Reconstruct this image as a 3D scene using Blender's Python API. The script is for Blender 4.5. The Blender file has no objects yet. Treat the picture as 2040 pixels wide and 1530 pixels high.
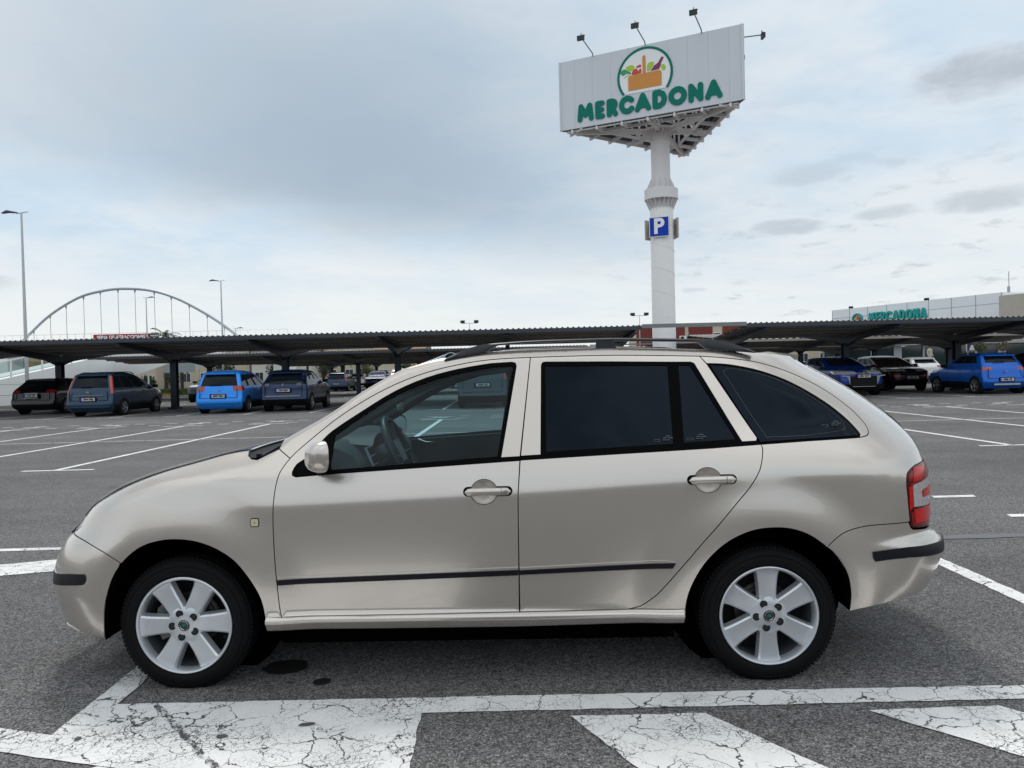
import bpy, bmesh, math, random
import numpy as np
from mathutils import Vector, Matrix
from mathutils.geometry import delaunay_2d_cdt
R = math.radians
PI = math.pi
random.seed(7)
SC = bpy.context.scene
COL = SC.collection

# ------------------------------------------------------------------ camera
cam_d = bpy.data.cameras.new("camera"); cam = bpy.data.objects.new("camera", cam_d); COL.objects.link(cam)
cam_d.sensor_width = 36.0; cam_d.lens = 27.0; cam_d.clip_start = 0.05; cam_d.clip_end = 3000
_p, _r = R(0.917), R(1.40)
_f = Vector((0, math.cos(_p), -math.sin(_p))); _u0 = Vector((0, math.sin(_p), math.cos(_p))); _x0 = Vector((1, 0, 0))
_u = _u0 * math.cos(_r) + _x0 * math.sin(_r); _x = _x0 * math.cos(_r) - _u0 * math.sin(_r)
cam.matrix_world = Matrix(((_x.x, _u.x, -_f.x, 0), (_x.y, _u.y, -_f.y, 0), (_x.z, _u.z, -_f.z, 1.31), (0, 0, 0, 1)))
SC.camera = cam
SC.render.resolution_x, SC.render.resolution_y = 1024, 768
SC.view_settings.view_transform = 'Standard'; SC.view_settings.look = 'None'
SC.view_settings.exposure = 0.0; SC.view_settings.gamma = 1.0
SC.cycles.max_bounces = 10; SC.cycles.transparent_max_bounces = 16; SC.cycles.glossy_bounces = 6

# ------------------------------------------------------------------ node helper
class NT:
    def __init__(s, nt): s.nt = nt
    def n(s, t, **k):
        nd = s.nt.nodes.new(t)
        for a, v in k.items(): setattr(nd, a, v)
        return nd
    def put(s, sock, v):
        if isinstance(v, bpy.types.NodeSocket): s.nt.links.new(v, sock)
        elif v is not None:
            if sock.type == 'RGBA' and len(v) == 3: v = (*v, 1)
            sock.default_value = v
    def m(s, op, a, b=None, c=None, clamp=False):
        nd = s.n('ShaderNodeMath', operation=op, use_clamp=clamp)
        for i, v in enumerate((a, b, c)):
            if v is not None: s.put(nd.inputs[i], v)
        return nd.outputs[0]
    def vm(s, op, a, b=None, sc=None):
        nd = s.n('ShaderNodeVectorMath', operation=op)
        s.put(nd.inputs[0], a)
        if b is not None: s.put(nd.inputs[1], b)
        if sc is not None: s.put(nd.inputs['Scale'], sc)
        return nd.outputs[1] if op in ('LENGTH', 'DOT_PRODUCT', 'DISTANCE') else nd.outputs[0]
    def mix(s, f, a, b):
        nd = s.n('ShaderNodeMix', data_type='RGBA'); s.put(nd.inputs[0], f); s.put(nd.inputs[6], a); s.put(nd.inputs[7], b)
        return nd.outputs[2]
    def noise(s, v, scale, detail=3, rough=.55, dist=0.0, col=False):
        nd = s.n('ShaderNodeTexNoise'); s.put(nd.inputs['Vector'], v); nd.inputs['Scale'].default_value = scale
        nd.inputs['Detail'].default_value = detail; nd.inputs['Roughness'].default_value = rough; nd.inputs['Distortion'].default_value = dist
        return nd.outputs[1] if col else nd.outputs[0]
    def ramp(s, v, lo, hi, a=0.0, b=1.0, smooth=True):
        nd = s.n('ShaderNodeMapRange', interpolation_type='SMOOTHSTEP' if smooth else 'LINEAR')
        s.put(nd.inputs[0], v)
        for i, q in enumerate((lo, hi, a, b)): nd.inputs[i + 1].default_value = q
        return nd.outputs[0]
    def vor(s, v, scale, feat='DISTANCE_TO_EDGE', rnd=1.0):
        nd = s.n('ShaderNodeTexVoronoi', feature=feat); s.put(nd.inputs['Vector'], v); nd.inputs['Scale'].default_value = scale
        nd.inputs['Randomness'].default_value = rnd
        return nd.outputs['Distance']

# ------------------------------------------------------------------ sky and sun
SUN_EL, SUN_AZ = R(60), R(-18)          # azimuth from +Y towards +X
wd = bpy.data.worlds.new("World"); SC.world = wd; wd.use_nodes = True
wn = NT(wd.node_tree); wd.node_tree.nodes.clear()
sky = wn.n('ShaderNodeTexSky', sky_type='NISHITA', sun_disc=False, sun_elevation=SUN_EL, sun_rotation=SUN_AZ)
sky.air_density = 1.3; sky.dust_density = 2.0
tc = wn.n('ShaderNodeTexCoord'); d = tc.outputs['Generated']
sep = wn.n('ShaderNodeSeparateXYZ'); wn.put(sep.inputs[0], d); dx, dy, dz = sep.outputs
zz = wn.m('MAXIMUM', dz, 0.0)
# cloud layer coordinates: the direction projected on a flat layer overhead
flat = wn.n('ShaderNodeCombineXYZ'); den = wn.m('ADD', zz, 0.16)
wn.put(flat.inputs[0], wn.m('DIVIDE', dx, den)); wn.put(flat.inputs[1], wn.m('DIVIDE', dy, den)); flat.inputs[2].default_value = 3.7
P = flat.outputs[0]
n1 = wn.noise(P, 0.9, 5, .55, .4); n2 = wn.noise(P, 2.6, 6, .6, .3); n3 = wn.noise(P, 5.5, 6, .6, .2)
nn = wn.m('ADD', wn.m('MULTIPLY', wn.m('SUBTRACT', n1, .5), 1.0), wn.m('MULTIPLY', wn.m('SUBTRACT', n2, .5), .45))
# clear band under the big cloud sheet, falling to the right
line = wn.m('ADD', .125, wn.m('MULTIPLY', dx, -.135))
gate = wn.ramp(wn.m('ADD', wn.m('SUBTRACT', dz, line), wn.m('MULTIPLY', nn, .09)), -.015, .075)
ex = wn.m('DIVIDE', wn.m('ADD', dx, .20), .36); ez = wn.m('DIVIDE', wn.m('SUBTRACT', dz, .26), .30)
ex = wn.m('ADD', ex, wn.m('MULTIPLY', nn, .5))
ell = wn.m('ADD', wn.m('MULTIPLY', ex, ex), wn.m('MULTIPLY', ez, ez))
dark = wn.m('MULTIPLY', wn.m('POWER', 2.718, wn.m('MULTIPLY', ell, -1.0)), gate)
dark = wn.m('MULTIPLY', dark, wn.ramp(dy, -.2, .2))
mott = wn.ramp(n2, .38, .68)
whisp = wn.ramp(nn, -.25, .28)
colr = wn.mix(whisp, (.61, .755, .885), (.83, .885, .92))
colr = wn.mix(wn.m('MULTIPLY', mott, .60), colr, (.84, .88, .91))
colr = wn.mix(wn.m('MULTIPLY', wn.ramp(n3, .46, .72), .16), colr, (.52, .62, .72))
lowband = wn.ramp(dz, .02, .20, 1.0, 0.0)
colr = wn.mix(wn.m('MULTIPLY', lowband, .78), colr, (.93, .95, .945))
colr = wn.mix(wn.m('MULTIPLY', dark, .88, clamp=True), colr, (.365, .46, .56))
# small grey puffs in the right of the sky
right = wn.ramp(dx, .06, .30)
puff = wn.m('MULTIPLY', wn.ramp(n3, .55, .70), wn.m('MULTIPLY', right, wn.ramp(dz, .34, .10)))
colr = wn.mix(wn.m('MULTIPLY', puff, .42), colr, (.42, .48, .55))
def blob(ax, az, sx, sz, amt, c, cin):
    a = wn.m('DIVIDE', wn.m('SUBTRACT', dx, ax), sx); b = wn.m('DIVIDE', wn.m('SUBTRACT', dz, az), sz)
    q = wn.m('ADD', wn.m('MULTIPLY', a, a), wn.m('MULTIPLY', b, b))
    q = wn.m('ADD', q, wn.m('MULTIPLY', wn.m('SUBTRACT', n3, .5), 3.0))
    f = wn.m('MULTIPLY', wn.ramp(q, 1.3, .0), wn.m('MULTIPLY', wn.ramp(dy, 0, .1), amt))
    return wn.mix(f, cin, c)
colr = blob(.505, .300, .060, .026, .80, (.44, .49, .56), colr)
colr = blob(.335, .165, .045, .010, .60, (.45, .51, .58), colr)
colr = blob(.360, .225, .045, .013, .40, (.47, .53, .60), colr)
colr = blob(.525, .175, .045, .014, .60, (.46, .52, .58), colr)
colr = blob(.435, .172, .030, .009, .50, (.46, .52, .58), colr)
colr = blob(-.555, .110, .025, .010, .40, (.52, .58, .64), colr)
colr = wn.mix(wn.ramp(dz, .38, .75, 0, .8), colr, (.75, .785, .81))
streak = wn.ramp(wn.noise(P, 2.1, 4, .6, .8), .34, .66, .62, 1.14)
colr = wn.vm('SCALE', colr, sc=wn.m('ADD', 1.0, wn.m('MULTIPLY', wn.m('SUBTRACT', streak, 1.0), wn.ramp(dz, .46, .62))))
# an overcast dome is brighter overhead than near the horizon; below the horizon: dull ground
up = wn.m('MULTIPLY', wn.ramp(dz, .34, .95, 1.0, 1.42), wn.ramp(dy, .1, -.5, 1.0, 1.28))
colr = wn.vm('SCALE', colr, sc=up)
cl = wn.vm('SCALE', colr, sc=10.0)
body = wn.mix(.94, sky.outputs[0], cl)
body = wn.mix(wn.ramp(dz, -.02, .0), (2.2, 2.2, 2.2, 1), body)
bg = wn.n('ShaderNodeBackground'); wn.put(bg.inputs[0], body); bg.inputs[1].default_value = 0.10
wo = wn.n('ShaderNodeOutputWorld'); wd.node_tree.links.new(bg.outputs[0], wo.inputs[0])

sl = bpy.data.lights.new("sun", 'SUN'); sl.energy = 1.5; sl.angle = R(12); sl.color = (1, .965, .92)
so = bpy.data.objects.new("sun", sl); COL.objects.link(so)
so.rotation_euler = Vector((math.sin(SUN_AZ) * math.cos(SUN_EL), math.cos(SUN_AZ) * math.cos(SUN_EL), math.sin(SUN_EL))).to_track_quat('Z', 'Y').to_euler()

# ------------------------------------------------------------------ materials
MATS = {}
def mat(name, col=(.5, .5, .5), rough=.5, metal=0.0, coat=0.0, var=0.0, vscale=3.0, bump=0.0, bscale=40.0, emit=0.0, spec=.5):
    if name in MATS: return MATS[name]
    m = bpy.data.materials.new(name); m.use_nodes = True; t = NT(m.node_tree)
    b = m.node_tree.nodes['Principled BSDF']
    b.inputs['Roughness'].default_value = rough; b.inputs['Metallic'].default_value = metal
    b.inputs['Coat Weight'].default_value = coat; b.inputs['Coat Roughness'].default_value = .03
    b.inputs['Specular IOR Level'].default_value = spec
    b.inputs['Base Color'].default_value = (*col, 1)
    co = t.n('ShaderNodeTexCoord').outputs['Object']
    if var > 0:
        n = t.noise(co, vscale, 4, .6)
        n = t.m('ADD', t.m('MULTIPLY', t.m('SUBTRACT', n, .5), 2 * var), 1.0)
        t.put(b.inputs['Base Color'], t.vm('SCALE', tuple(col), sc=n))
    if bump > 0:
        n = t.noise(co, bscale, 3, .6); bn = t.n('ShaderNodeBump'); bn.inputs['Strength'].default_value = bump
        bn.inputs['Distance'].default_value = .01
        t.put(bn.inputs['Height'], n); t.put(b.inputs['Normal'], bn.outputs[0])
    if emit: b.inputs['Emission Strength'].default_value = emit; b.inputs['Emission Color'].default_value = (*col, 1)
    MATS[name] = m
    return m

def paint(name, col, metal=.55, rough=.32, flake=.05):
    if name in MATS: return MATS[name]
    m = mat(name, col, rough, metal, 1.0)
    t = NT(m.node_tree); b = m.node_tree.nodes['Principled BSDF']
    co = t.n('ShaderNodeTexCoord').outputs['Object']
    n = t.noise(co, 700, 1, .5); g = t.noise(co, 2.2, 3, .5)
    f = t.m('ADD', t.m('MULTIPLY', t.m('SUBTRACT', n, .5), flake * 2), t.m('ADD', .98, t.m('MULTIPLY', g, .04)))
    t.put(b.inputs['Base Color'], t.vm('SCALE', tuple(col), sc=f))
    t.put(b.inputs['Coat Roughness'], t.ramp(t.noise(co, 9, 4, .6), .3, .7, .02, .07))
    return m

def glass(name, tint, rough=0.0, extra=.0):
    if name in MATS: return MATS[name]
    m = bpy.data.materials.new(name); m.use_nodes = True; t = NT(m.node_tree); m.node_tree.nodes.clear()
    tr = t.n('ShaderNodeBsdfTransparent'); tr.inputs[0].default_value = (*tint, 1)
    gl = t.n('ShaderNodeBsdfGlossy'); gl.inputs['Roughness'].default_value = rough; gl.inputs[0].default_value = (.9, .97, 1, 1)
    fr = t.n('ShaderNodeFresnel'); fr.inputs[0].default_value = 1.33
    fac = t.m('ADD', t.m('MULTIPLY', fr.outputs[0], 1.0), extra, clamp=True)
    mx = t.n('ShaderNodeMixShader'); t.put(mx.inputs[0], fac); m.node_tree.links.new(tr.outputs[0], mx.inputs[1]); m.node_tree.links.new(gl.outputs[0], mx.inputs[2])
    o = t.n('ShaderNodeOutputMaterial'); m.node_tree.links.new(mx.outputs[0], o.inputs[0])
    MATS[name] = m; return m

def asphalt_nodes(t, co):
    def cells(sc):
        nd = t.n('ShaderNodeTexVoronoi', feature='F1'); t.put(nd.inputs['Vector'], co); nd.inputs['Scale'].default_value = sc
        q = t.n('ShaderNodeSeparateColor'); t.put(q.inputs[0], nd.outputs['Color']); return q.outputs[0], nd.outputs['Distance']
    r1, st = cells(185); r2, _d = cells(105); fine = t.noise(co, 30, 3, .7)
    st2 = t.m('ADD', t.m('MULTIPLY', r1, .68), t.m('MULTIPLY', r2, .32))
    big = t.noise(co, .35, 4, .6); mid = t.noise(co, 2.4, 4, .6)
    sp = t.m('POWER', st2, 1.9)
    v = t.m('ADD', t.m('MULTIPLY', sp, .92), t.m('MULTIPLY', t.ramp(fine, .3, .7), .14))
    stc = t.n('ShaderNodeMapping'); t.put(stc.inputs[0], co); stc.inputs['Scale'].default_value = (.12, 1.1, 1)
    v = t.m('MULTIPLY', v, t.ramp(t.noise(stc.outputs[0], 1.0, 4, .6), .32, .68, .88, 1.07))
    v = t.m('MULTIPLY', v, t.ramp(big, .3, .7, .82, 1.12)); v = t.m('MULTIPLY', v, t.ramp(mid, .3, .7, .92, 1.07))
    c = t.mix(v, (.014, .0137, .0138), (.395, .386, .382))
    wht = t.m('MULTIPLY', t.ramp(t.noise(co, 45, 1, .4), .74, .80), .6)
    c = t.mix(wht, c, (.50, .48, .46))
    patch = t.ramp(t.noise(co, .9, 5, .7, .5), .58, .72, 0, .30)
    c = t.mix(patch, c, (.07, .068, .07))
    h = t.m('ADD', st2, t.m('MULTIPLY', st, -.35))
    return c, h

def asphalt():
    m = bpy.data.materials.new("asphalt"); m.use_nodes = True; t = NT(m.node_tree); b = m.node_tree.nodes['Principled BSDF']
    co = t.n('ShaderNodeNewGeometry').outputs['Position']
    c, h = asphalt_nodes(t, co); t.put(b.inputs['Base Color'], c)
    b.inputs['Roughness'].default_value = .82; b.inputs['Specular IOR Level'].default_value = .35
    bn = t.n('ShaderNodeBump'); bn.inputs['Strength'].default_value = .8; bn.inputs['Distance'].default_value = .010
    t.put(bn.inputs['Height'], h); t.put(b.inputs['Normal'], bn.outputs[0])
    MATS['asphalt'] = m; return m
asphalt()

def line_paint(name, wear=.5, crack=1.0, val=.70):
    m = bpy.data.materials.new(name); m.use_nodes = True; t = NT(m.node_tree); b = m.node_tree.nodes['Principled BSDF']
    co = t.n('ShaderNodeNewGeometry').outputs['Position']
    wob = t.vm('SCALE', t.vm('SUBTRACT', t.noise(co, 9, 3, .7, col=True), (.5, .5, .5)), sc=.09)
    wob2 = t.vm('SCALE', t.vm('SUBTRACT', t.noise(co, 45, 3, .7, col=True), (.5, .5, .5)), sc=.020)
    cc = t.vm('ADD', t.vm('ADD', co, wob), wob2)
    c1 = t.vor(cc, 6.5); c2 = t.vor(t.vm('ADD', cc, (3.1, 1.7, 0)), 17); c3 = t.vor(t.vm('ADD', cc, (1.3, 5.7, 0)), 34)
    w1 = t.ramp(t.noise(co, 5, 3, .6), .28, .72, -.002, .024)
    k1 = t.m('LESS_THAN', c1, w1)
    w2 = t.ramp(t.noise(t.vm('ADD', co, (9, 2, 0)), 4, 3, .6), .38, .74, -.004, .022)
    k2 = t.m('LESS_THAN', c2, w2)
    w3 = t.ramp(t.noise(t.vm('ADD', co, (2, 8, 0)), 2.2, 3, .6), .40, .72, -.01, .055)
    k3 = t.m('LESS_THAN', c3, w3)
    k = t.m('MAXIMUM', t.m('MAXIMUM', k1, k2), k3)
    chips = t.ramp(t.noise(co, 60, 4, .7), .70 - .12 * wear, .72 - .12 * wear)
    chipm = t.m('MULTIPLY', chips, t.ramp(t.noise(co, 3.2, 3, .6), .40, .62))
    k = t.m('MULTIPLY', t.m('MAXIMUM', k, chipm), crack)
    ac, h = asphalt_nodes(t, co)
    dirt = t.ramp(t.noise(co, 3, 5, .65), .3, .75, .87, 1.0)
    g = t.ramp(t.noise(co, 160, 2, .6), .3, .7, .93, 1.03)
    pc = t.vm('SCALE', (val, val * .995, val * .975), sc=t.m('MULTIPLY', dirt, g))
    t.put(b.inputs['Base Color'], t.mix(k, pc, t.vm('SCALE', ac, sc=.5)))
    b.inputs['Roughness'].default_value = .7
    bn = t.n('ShaderNodeBump'); bn.inputs['Strength'].default_value = .5; bn.inputs['Distance'].default_value = .003
    t.put(bn.inputs['Height'], t.m('SUBTRACT', t.noise(co, 120, 2, .6), k)); t.put(b.inputs['Normal'], bn.outputs[0])
    MATS[name] = m; return m
line_paint('marking_paint_cracked', .6, 1.0, .80); line_paint('marking_paint', .35, .5, .80)

# ------------------------------------------------------------------ mesh helpers
class MB:
    """collects shapes and links them as ONE mesh object"""
    def __init__(s): s.v = []; s.f = []; s.mi = []; s.mats = []
    def mid(s, m):
        if m is None: return 0
        if m not in s.mats: s.mats.append(m)
        return s.mats.index(m)
    def add(s, vs, fs, m=None, M=None):
        k = len(s.v); i = s.mid(m)
        if M is not None: vs = [M @ Vector(v) for v in vs]
        s.v += [tuple(v) for v in vs]; s.f += [tuple(a + k for a in f) for f in fs]; s.mi += [i] * len(fs)
    def box(s, c, h, m=None, M=None):
        x, y, z = c; a, b, e = h
        vs = [(x + i * a, y + j * b, z + k * e) for k in (-1, 1) for j in (-1, 1) for i in (-1, 1)]
        s.add(vs, [(0, 2, 3, 1), (4, 5, 7, 6), (0, 1, 5, 4), (2, 6, 7, 3), (0, 4, 6, 2), (1, 3, 7, 5)], m, M)
    def bar(s, a, b, w, h, m=None, up=(0, 0, 1)):
        a = Vector(a); b = Vector(b); d = (b - a); L = d.length; d.normalize(); upv = Vector(up)
        x = d.cross(upv);
        if x.length < 1e-4: x = d.cross(Vector((1, 0, 0)))
        x.normalize(); u = x.cross(d)
        M = Matrix(((d.x, x.x, u.x, (a.x + b.x) / 2), (d.y, x.y, u.y, (a.y + b.y) / 2), (d.z, x.z, u.z, (a.z + b.z) / 2), (0, 0, 0, 1)))
        s.box((0, 0, 0), (L / 2, w / 2, h / 2), m, M)
    def prism(s, pts, z0, z1, m=None, M=None):
        n = len(pts); ar = sum(pts[i][0] * pts[(i + 1) % n][1] - pts[(i + 1) % n][0] * pts[i][1] for i in range(n))
        if ar < 0: pts = pts[::-1]
        vs = [(x, y, z0) for x, y in pts] + [(x, y, z1) for x, y in pts]
        fs = [tuple(range(n - 1, -1, -1)), tuple(range(n, 2 * n))] + [(i, (i + 1) % n, n + (i + 1) % n, n + i) for i in range(n)]
        s.add(vs, fs, m, M)
    def lathe(s, prof, seg=24, m=None, M=None, a0=0, a1=2 * PI, closed=False):
        n = len(prof); full = abs(a1 - a0 - 2 * PI) < 1e-6; k = seg if full else seg + 1
        vs = []
        for i in range(k):
            a = a0 + (a1 - a0) * i / seg
            vs += [(r * math.cos(a), r * math.sin(a), z) for r, z in prof]
        fs = []
        for i in range(seg):
            j = (i + 1) % k
            for q in range(n if closed else n - 1):
                q2 = (q + 1) % n
                fs.append((i * n + q, j * n + q, j * n + q2, i * n + q2))
        s.add(vs, fs, m, M)
    def tube(s, pts, r, seg=8, m=None, caps=True):
        pts = [Vector(p) for p in pts]; n = len(pts); rs = r if isinstance(r, (list, tuple)) else [r] * n
        vs = []; prev = None
        for i, p in enumerate(pts):
            d = (pts[min(i + 1, n - 1)] - pts[max(i - 1, 0)]).normalized()
            if prev is None:
                x = d.cross(Vector((0, 0, 1)))
                if x.length < .1: x = d.cross(Vector((1, 0, 0)))
            else: x = prev - d * prev.dot(d)
            x.normalize(); prev = x; y = d.cross(x)
            vs += [tuple(p + (x * math.cos(2 * PI * k / seg) + y * math.sin(2 * PI * k / seg)) * rs[i]) for k in range(seg)]
        fs = [(i * seg + k, i * seg + (k + 1) % seg, (i + 1) * seg + (k + 1) % seg, (i + 1) * seg + k) for i in range(n - 1) for k in range(seg)]
        if caps: fs += [tuple(range(seg - 1, -1, -1)), tuple(range((n - 1) * seg, n * seg))]
        s.add(vs, fs, m)
    def text(s, txt, size, M, m=None, ext=.004, off=0.0, bevel=0.0, xs=1.0, font_res=3, center=True):
        cu = bpy.data.curves.new("txt", 'FONT'); cu.body = txt; cu.size = size; cu.extrude = ext; cu.offset = off; cu.resolution_u = font_res
        cu.bevel_depth = bevel
        if center: cu.align_x = 'CENTER'; cu.align_y = 'CENTER'
        o = bpy.data.objects.new("txt", cu); me = bpy.data.meshes.new_from_object(o)
        s.add([(v.co.x * xs, v.co.y, v.co.z) for v in me.vertices], [tuple(p.vertices) for p in me.polygons], m, M)
        bpy.data.objects.remove(o); bpy.data.curves.remove(cu); bpy.data.meshes.remove(me)
    def build(s, name, m=None, parent=None, smooth=40, loc=None, rot=None):
        me = bpy.data.meshes.new(name); me.from_pydata(s.v, [], s.f)
        ms = s.mats if s.mats else []
        if m is not None and not s.mats: me.materials.append(m)
        for q in ms: me.materials.append(q if q is not None else m)
        if len(ms) > 1: me.polygons.foreach_set('material_index', s.mi)
        if smooth:
            me.polygons.foreach_set('use_smooth', [True] * len(me.polygons)); me.set_sharp_from_angle(angle=R(smooth))
        me.update()
        o = bpy.data.objects.new(name, me); COL.objects.link(o)
        if parent: o.parent = parent
        if loc: o.location = loc
        if rot: o.rotation_euler = rot
        return o

def empty(name, loc=(0, 0, 0), rz=0):
    o = bpy.data.objects.new(name, None); COL.objects.link(o); o.location = loc; o.rotation_euler = (0, 0, rz); o.empty_display_size = .2
    return o
def tag(o, label=None, cat=None, group=None, kind=None):
    if label: o['label'] = label
    if cat: o['category'] = cat
    if group: o['group'] = group
    if kind: o['kind'] = kind
    return o
def copy_tree(o, parent=None):
    c = o.copy(); COL.objects.link(c)
    if parent: c.parent = parent
    for ch in list(o.children): copy_tree(ch, c)
    return c
# frames: texts that stand upright facing the camera side (-Y), and generic ones
def face(loc, xdir, n):      # x = reading direction, y = up in plane, z = normal
    x = Vector(xdir).normalized(); z = Vector(n).normalized(); y = z.cross(x)
    return Matrix(((x.x, y.x, z.x, loc[0]), (x.y, y.y, z.y, loc[1]), (x.z, y.z, z.z, loc[2]), (0, 0, 0, 1)))
# ------------------------------------------------------------------ ground and markings
def sheet(name, polys, z, m, label=None, cat=None, group=None, kind='structure', thick=0):
    b = MB()
    for p in polys:
        n = len(p); ar = sum(p[i][0] * p[(i + 1) % n][1] - p[(i + 1) % n][0] * p[i][1] for i in range(n))
        if ar < 0: p = p[::-1]
        if thick: b.prism(p, z - thick, z)
        else: b.add([(x, y, z) for x, y in p], [tuple(range(n))])
    o = b.build(name, MATS[m] if isinstance(m, str) else m, smooth=0); tag(o, label, cat, group, kind); return o
def rc(x0, x1, y0, y1): return [(x0, y0), (x1, y0), (x1, y1), (x0, y1)]
hb = MB(); _n = 60; random.seed(11)  # unseen dull strip behind the camera, added to darken the car's reflections
hb.add([(-400 + 800 * i / _n, -70 - 12 * math.sin(i * .35), z) for i in range(_n + 1) for z in (0, 6.5 + 2.2 * math.sin(i * .9) + random.uniform(-.8, .8))] , [(2 * i, 2 * i + 1, 2 * i + 3, 2 * i + 2) for i in range(_n)])
tag(hb.build('unseen_reflection_strip', mat('reflection_strip_dull', (.075, .07, .06), .9, var=.5, vscale=.2), smooth=0), kind='structure')
sheet('ground', [rc(-900, 900, -120, 1500)], 0, 'asphalt')
far_tone = mat('aisle_asphalt', (.19, .185, .188), .9, var=.12, vscale=30)
random.seed(3)
def rag(p, step=.05, amp=.004):
    out = []
    n = len(p)
    for i in range(n):
        a = Vector(p[i]); b = Vector(p[(i + 1) % n]); L = (b - a).length; k = max(1, int(L / step)); nr = Vector((-(b - a).y, (b - a).x)).normalized()
        for j in range(k):
            q = a.lerp(b, j / k) + (nr * random.uniform(-amp, amp) if j else Vector((0, 0)))
            out.append((q.x, q.y))
    return out
near = [rag([(-1.63, 3.09), (3.6, 3.05), (3.6, 2.935), (-.38, 2.94), (-.37, 2.3), (-1.43, 2.59), (-1.85, 2.71), (-3.2, 3.07), (-3.2, 3.26), (-1.74, 2.83), (-1.745, 3.0), (-1.745, 5.1), (-1.645, 5.1)]),
        rag([(.19, 2.885), (.70, 2.88), (1.66, 1.52), (.86, 1.52)]),
        rag([(1.31, 2.87), (1.81, 2.885), (2.60, 1.95), (2.95, 1.5), (2.4, 1.6), (1.66, 2.5)]),
        rag([(-.37, 2.31), (-.375, 1.5), (-1.3, 1.55), (-2.0, 2.2), (-1.44, 2.59)]),
        rag([(2.71, 3.05), (2.82, 3.05), (2.82, 6.1), (2.71, 6.1)]),
        rag([(-6.5, 4.35), (-3.22, 5.31), (-2.0, 5.77), (-2.2, 6.05), (-3.39, 5.66), (-6.5, 4.62)]),
        rag([(-8, 5.99), (2.8, 5.99), (2.8, 6.08), (-8, 6.08)], .2),
        rag([(-5.5, 2.0), (-4.4, 2.4), (-4.6, 2.7), (-5.7, 2.3)])]
for i in range(len(near)): pass
nm = sheet('road_marking', near, .004, 'marking_paint_cracked')
# dark rubber scuff crossing the white area and the small potholes in it
mat('tyre_scuff', (.075, .075, .08), .9, var=.5, vscale=60)
def ellip(cx, cy, a, b, rot=0, n=18, j=.18):
    return [(cx + math.cos(rot) * math.cos(t) * a * (1 + random.uniform(-j, j)) - math.sin(rot) * math.sin(t) * b,
             cy + math.sin(rot) * math.cos(t) * a + math.cos(rot) * math.sin(t) * b * (1 + random.uniform(-j, j))) for t in [2 * PI * k / n for k in range(n)]]
def scuffm():
    m = bpy.data.materials.new('scuff'); m.use_nodes = True; t = NT(m.node_tree); b = m.node_tree.nodes['Principled BSDF']
    co = t.n('ShaderNodeNewGeometry').outputs['Position']; k = t.ramp(t.noise(co, 55, 4, .75), .49, .52)
    b.inputs['Base Color'].default_value = (.06, .06, .068, 1); b.inputs['Roughness'].default_value = .85
    tr = t.n('ShaderNodeBsdfTransparent'); mx = t.n('ShaderNodeMixShader'); t.put(mx.inputs[0], k)
    m.node_tree.links.new(b.outputs[0], mx.inputs[2]); m.node_tree.links.new(tr.outputs[0], mx.inputs[1])
    m.node_tree.links.new(mx.outputs[0], m.node_tree.nodes['Material Output'].inputs[0]); MATS['scuff'] = m
scuffm()
sheet('tyre_mark', [rag([(-1.49, 3.08), (-1.46, 3.08), (-1.02, 2.57), (-.74, 2.2), (-.79, 2.2), (-1.055, 2.57)], .03, .006)], .008, 'scuff')
sheet('pothole', [ellip(-1.09, 2.78, .022, .014), ellip(-.80, 2.86, .030, .013, .2), ellip(-1.62, 2.79, .012, .012)], .0085, 'tyre_scuff')
mat('oil', (.018, .017, .016), .45, var=.3, vscale=20)
sheet('oil_stain', [ellip(-1.05, 3.45, .10, .085, .1, 26, .10), ellip(-.845, 3.27, .038, .035, .6, 20, .12), ellip(-.98, 3.27, .012, .008)], .004, 'oil')
# far bays: lines, T bars, walkway dashes
X0 = -6.85; DX = 2.41
far = []
for k in range(-6, 12):
    x = X0 + DX * k; s = .031 * x * .6
    far.append(rc(x - .055, x + .055, 11.6 + s * .8, 21.75 + s))
    far.append(rc(x - .50, x + .58, 11.52 + s, 11.62 + s)); far.append(rc(x - .62, x + .5, 21.78 + s, 21.88 + s))
    far.append(rc(x - .35, x + .10, 22.75 + s, 22.95 + s)); far.append(rc(x - .20, x + .25, 23.12 + s, 23.2 + s))
for i in range(24): far.append([(-22 + 2 * i, 16.55 + .031 * (-22 + 2 * i) * .6 + .3), (-20.05 + 2 * i, 16.55 + .031 * (-20 + 2 * i) * .6 + .3), (-20.05 + 2 * i, 16.61 + .031 * (-20 + 2 * i) * .6 + .3), (-22 + 2 * i, 16.61 + .031 * (-22 + 2 * i) * .6 + .3)])
for i in range(-24, 26):
    x = i * .98 + .3; s = .031 * x * .6 + .22
    far.append(rc(x, x + .33, 22.03 + s, 22.13 + s)); far.append(rc(x + .05, x + .38, 23.05 + s, 23.15 + s))
for row in (0, 1, 2):
    y0 = 27.75 + row * 17.85
    for k in range(-9, 15):
        x = -16.62 + 2.41 * k
        if abs(x - 7.4) < 2: continue
        xs_ = x - .013 * y0; far.append([(xs_ - .05, y0), (xs_ + .05, y0), (xs_ - .11, y0 + 12.6), (xs_ - .21, y0 + 12.6)]); far.append(rc(xs_ - .5, xs_ + .5, y0 - .06, y0 + .04))
for x, y in ((4.02, 7.34), (3.0, 6.36), (4.12, 6.36), (5.15, 7.3), (5.2, 6.36), (-9.0, 7.3), (-10.1, 7.3)): far.append([(x, y), (x + .40, y), (x + .44, y + .11), (x + .03, y + .11)])
sheet('parking_line', far, .004, 'marking_paint')
mat('tar', (.12, .125, .14), .7, var=.2, vscale=8)
sheet('tar_seam', [rag([(2.9, 5.62), (9, 5.70), (9, 5.80), (2.9, 5.74)], .15, .01)], .004, 'tar')

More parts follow.
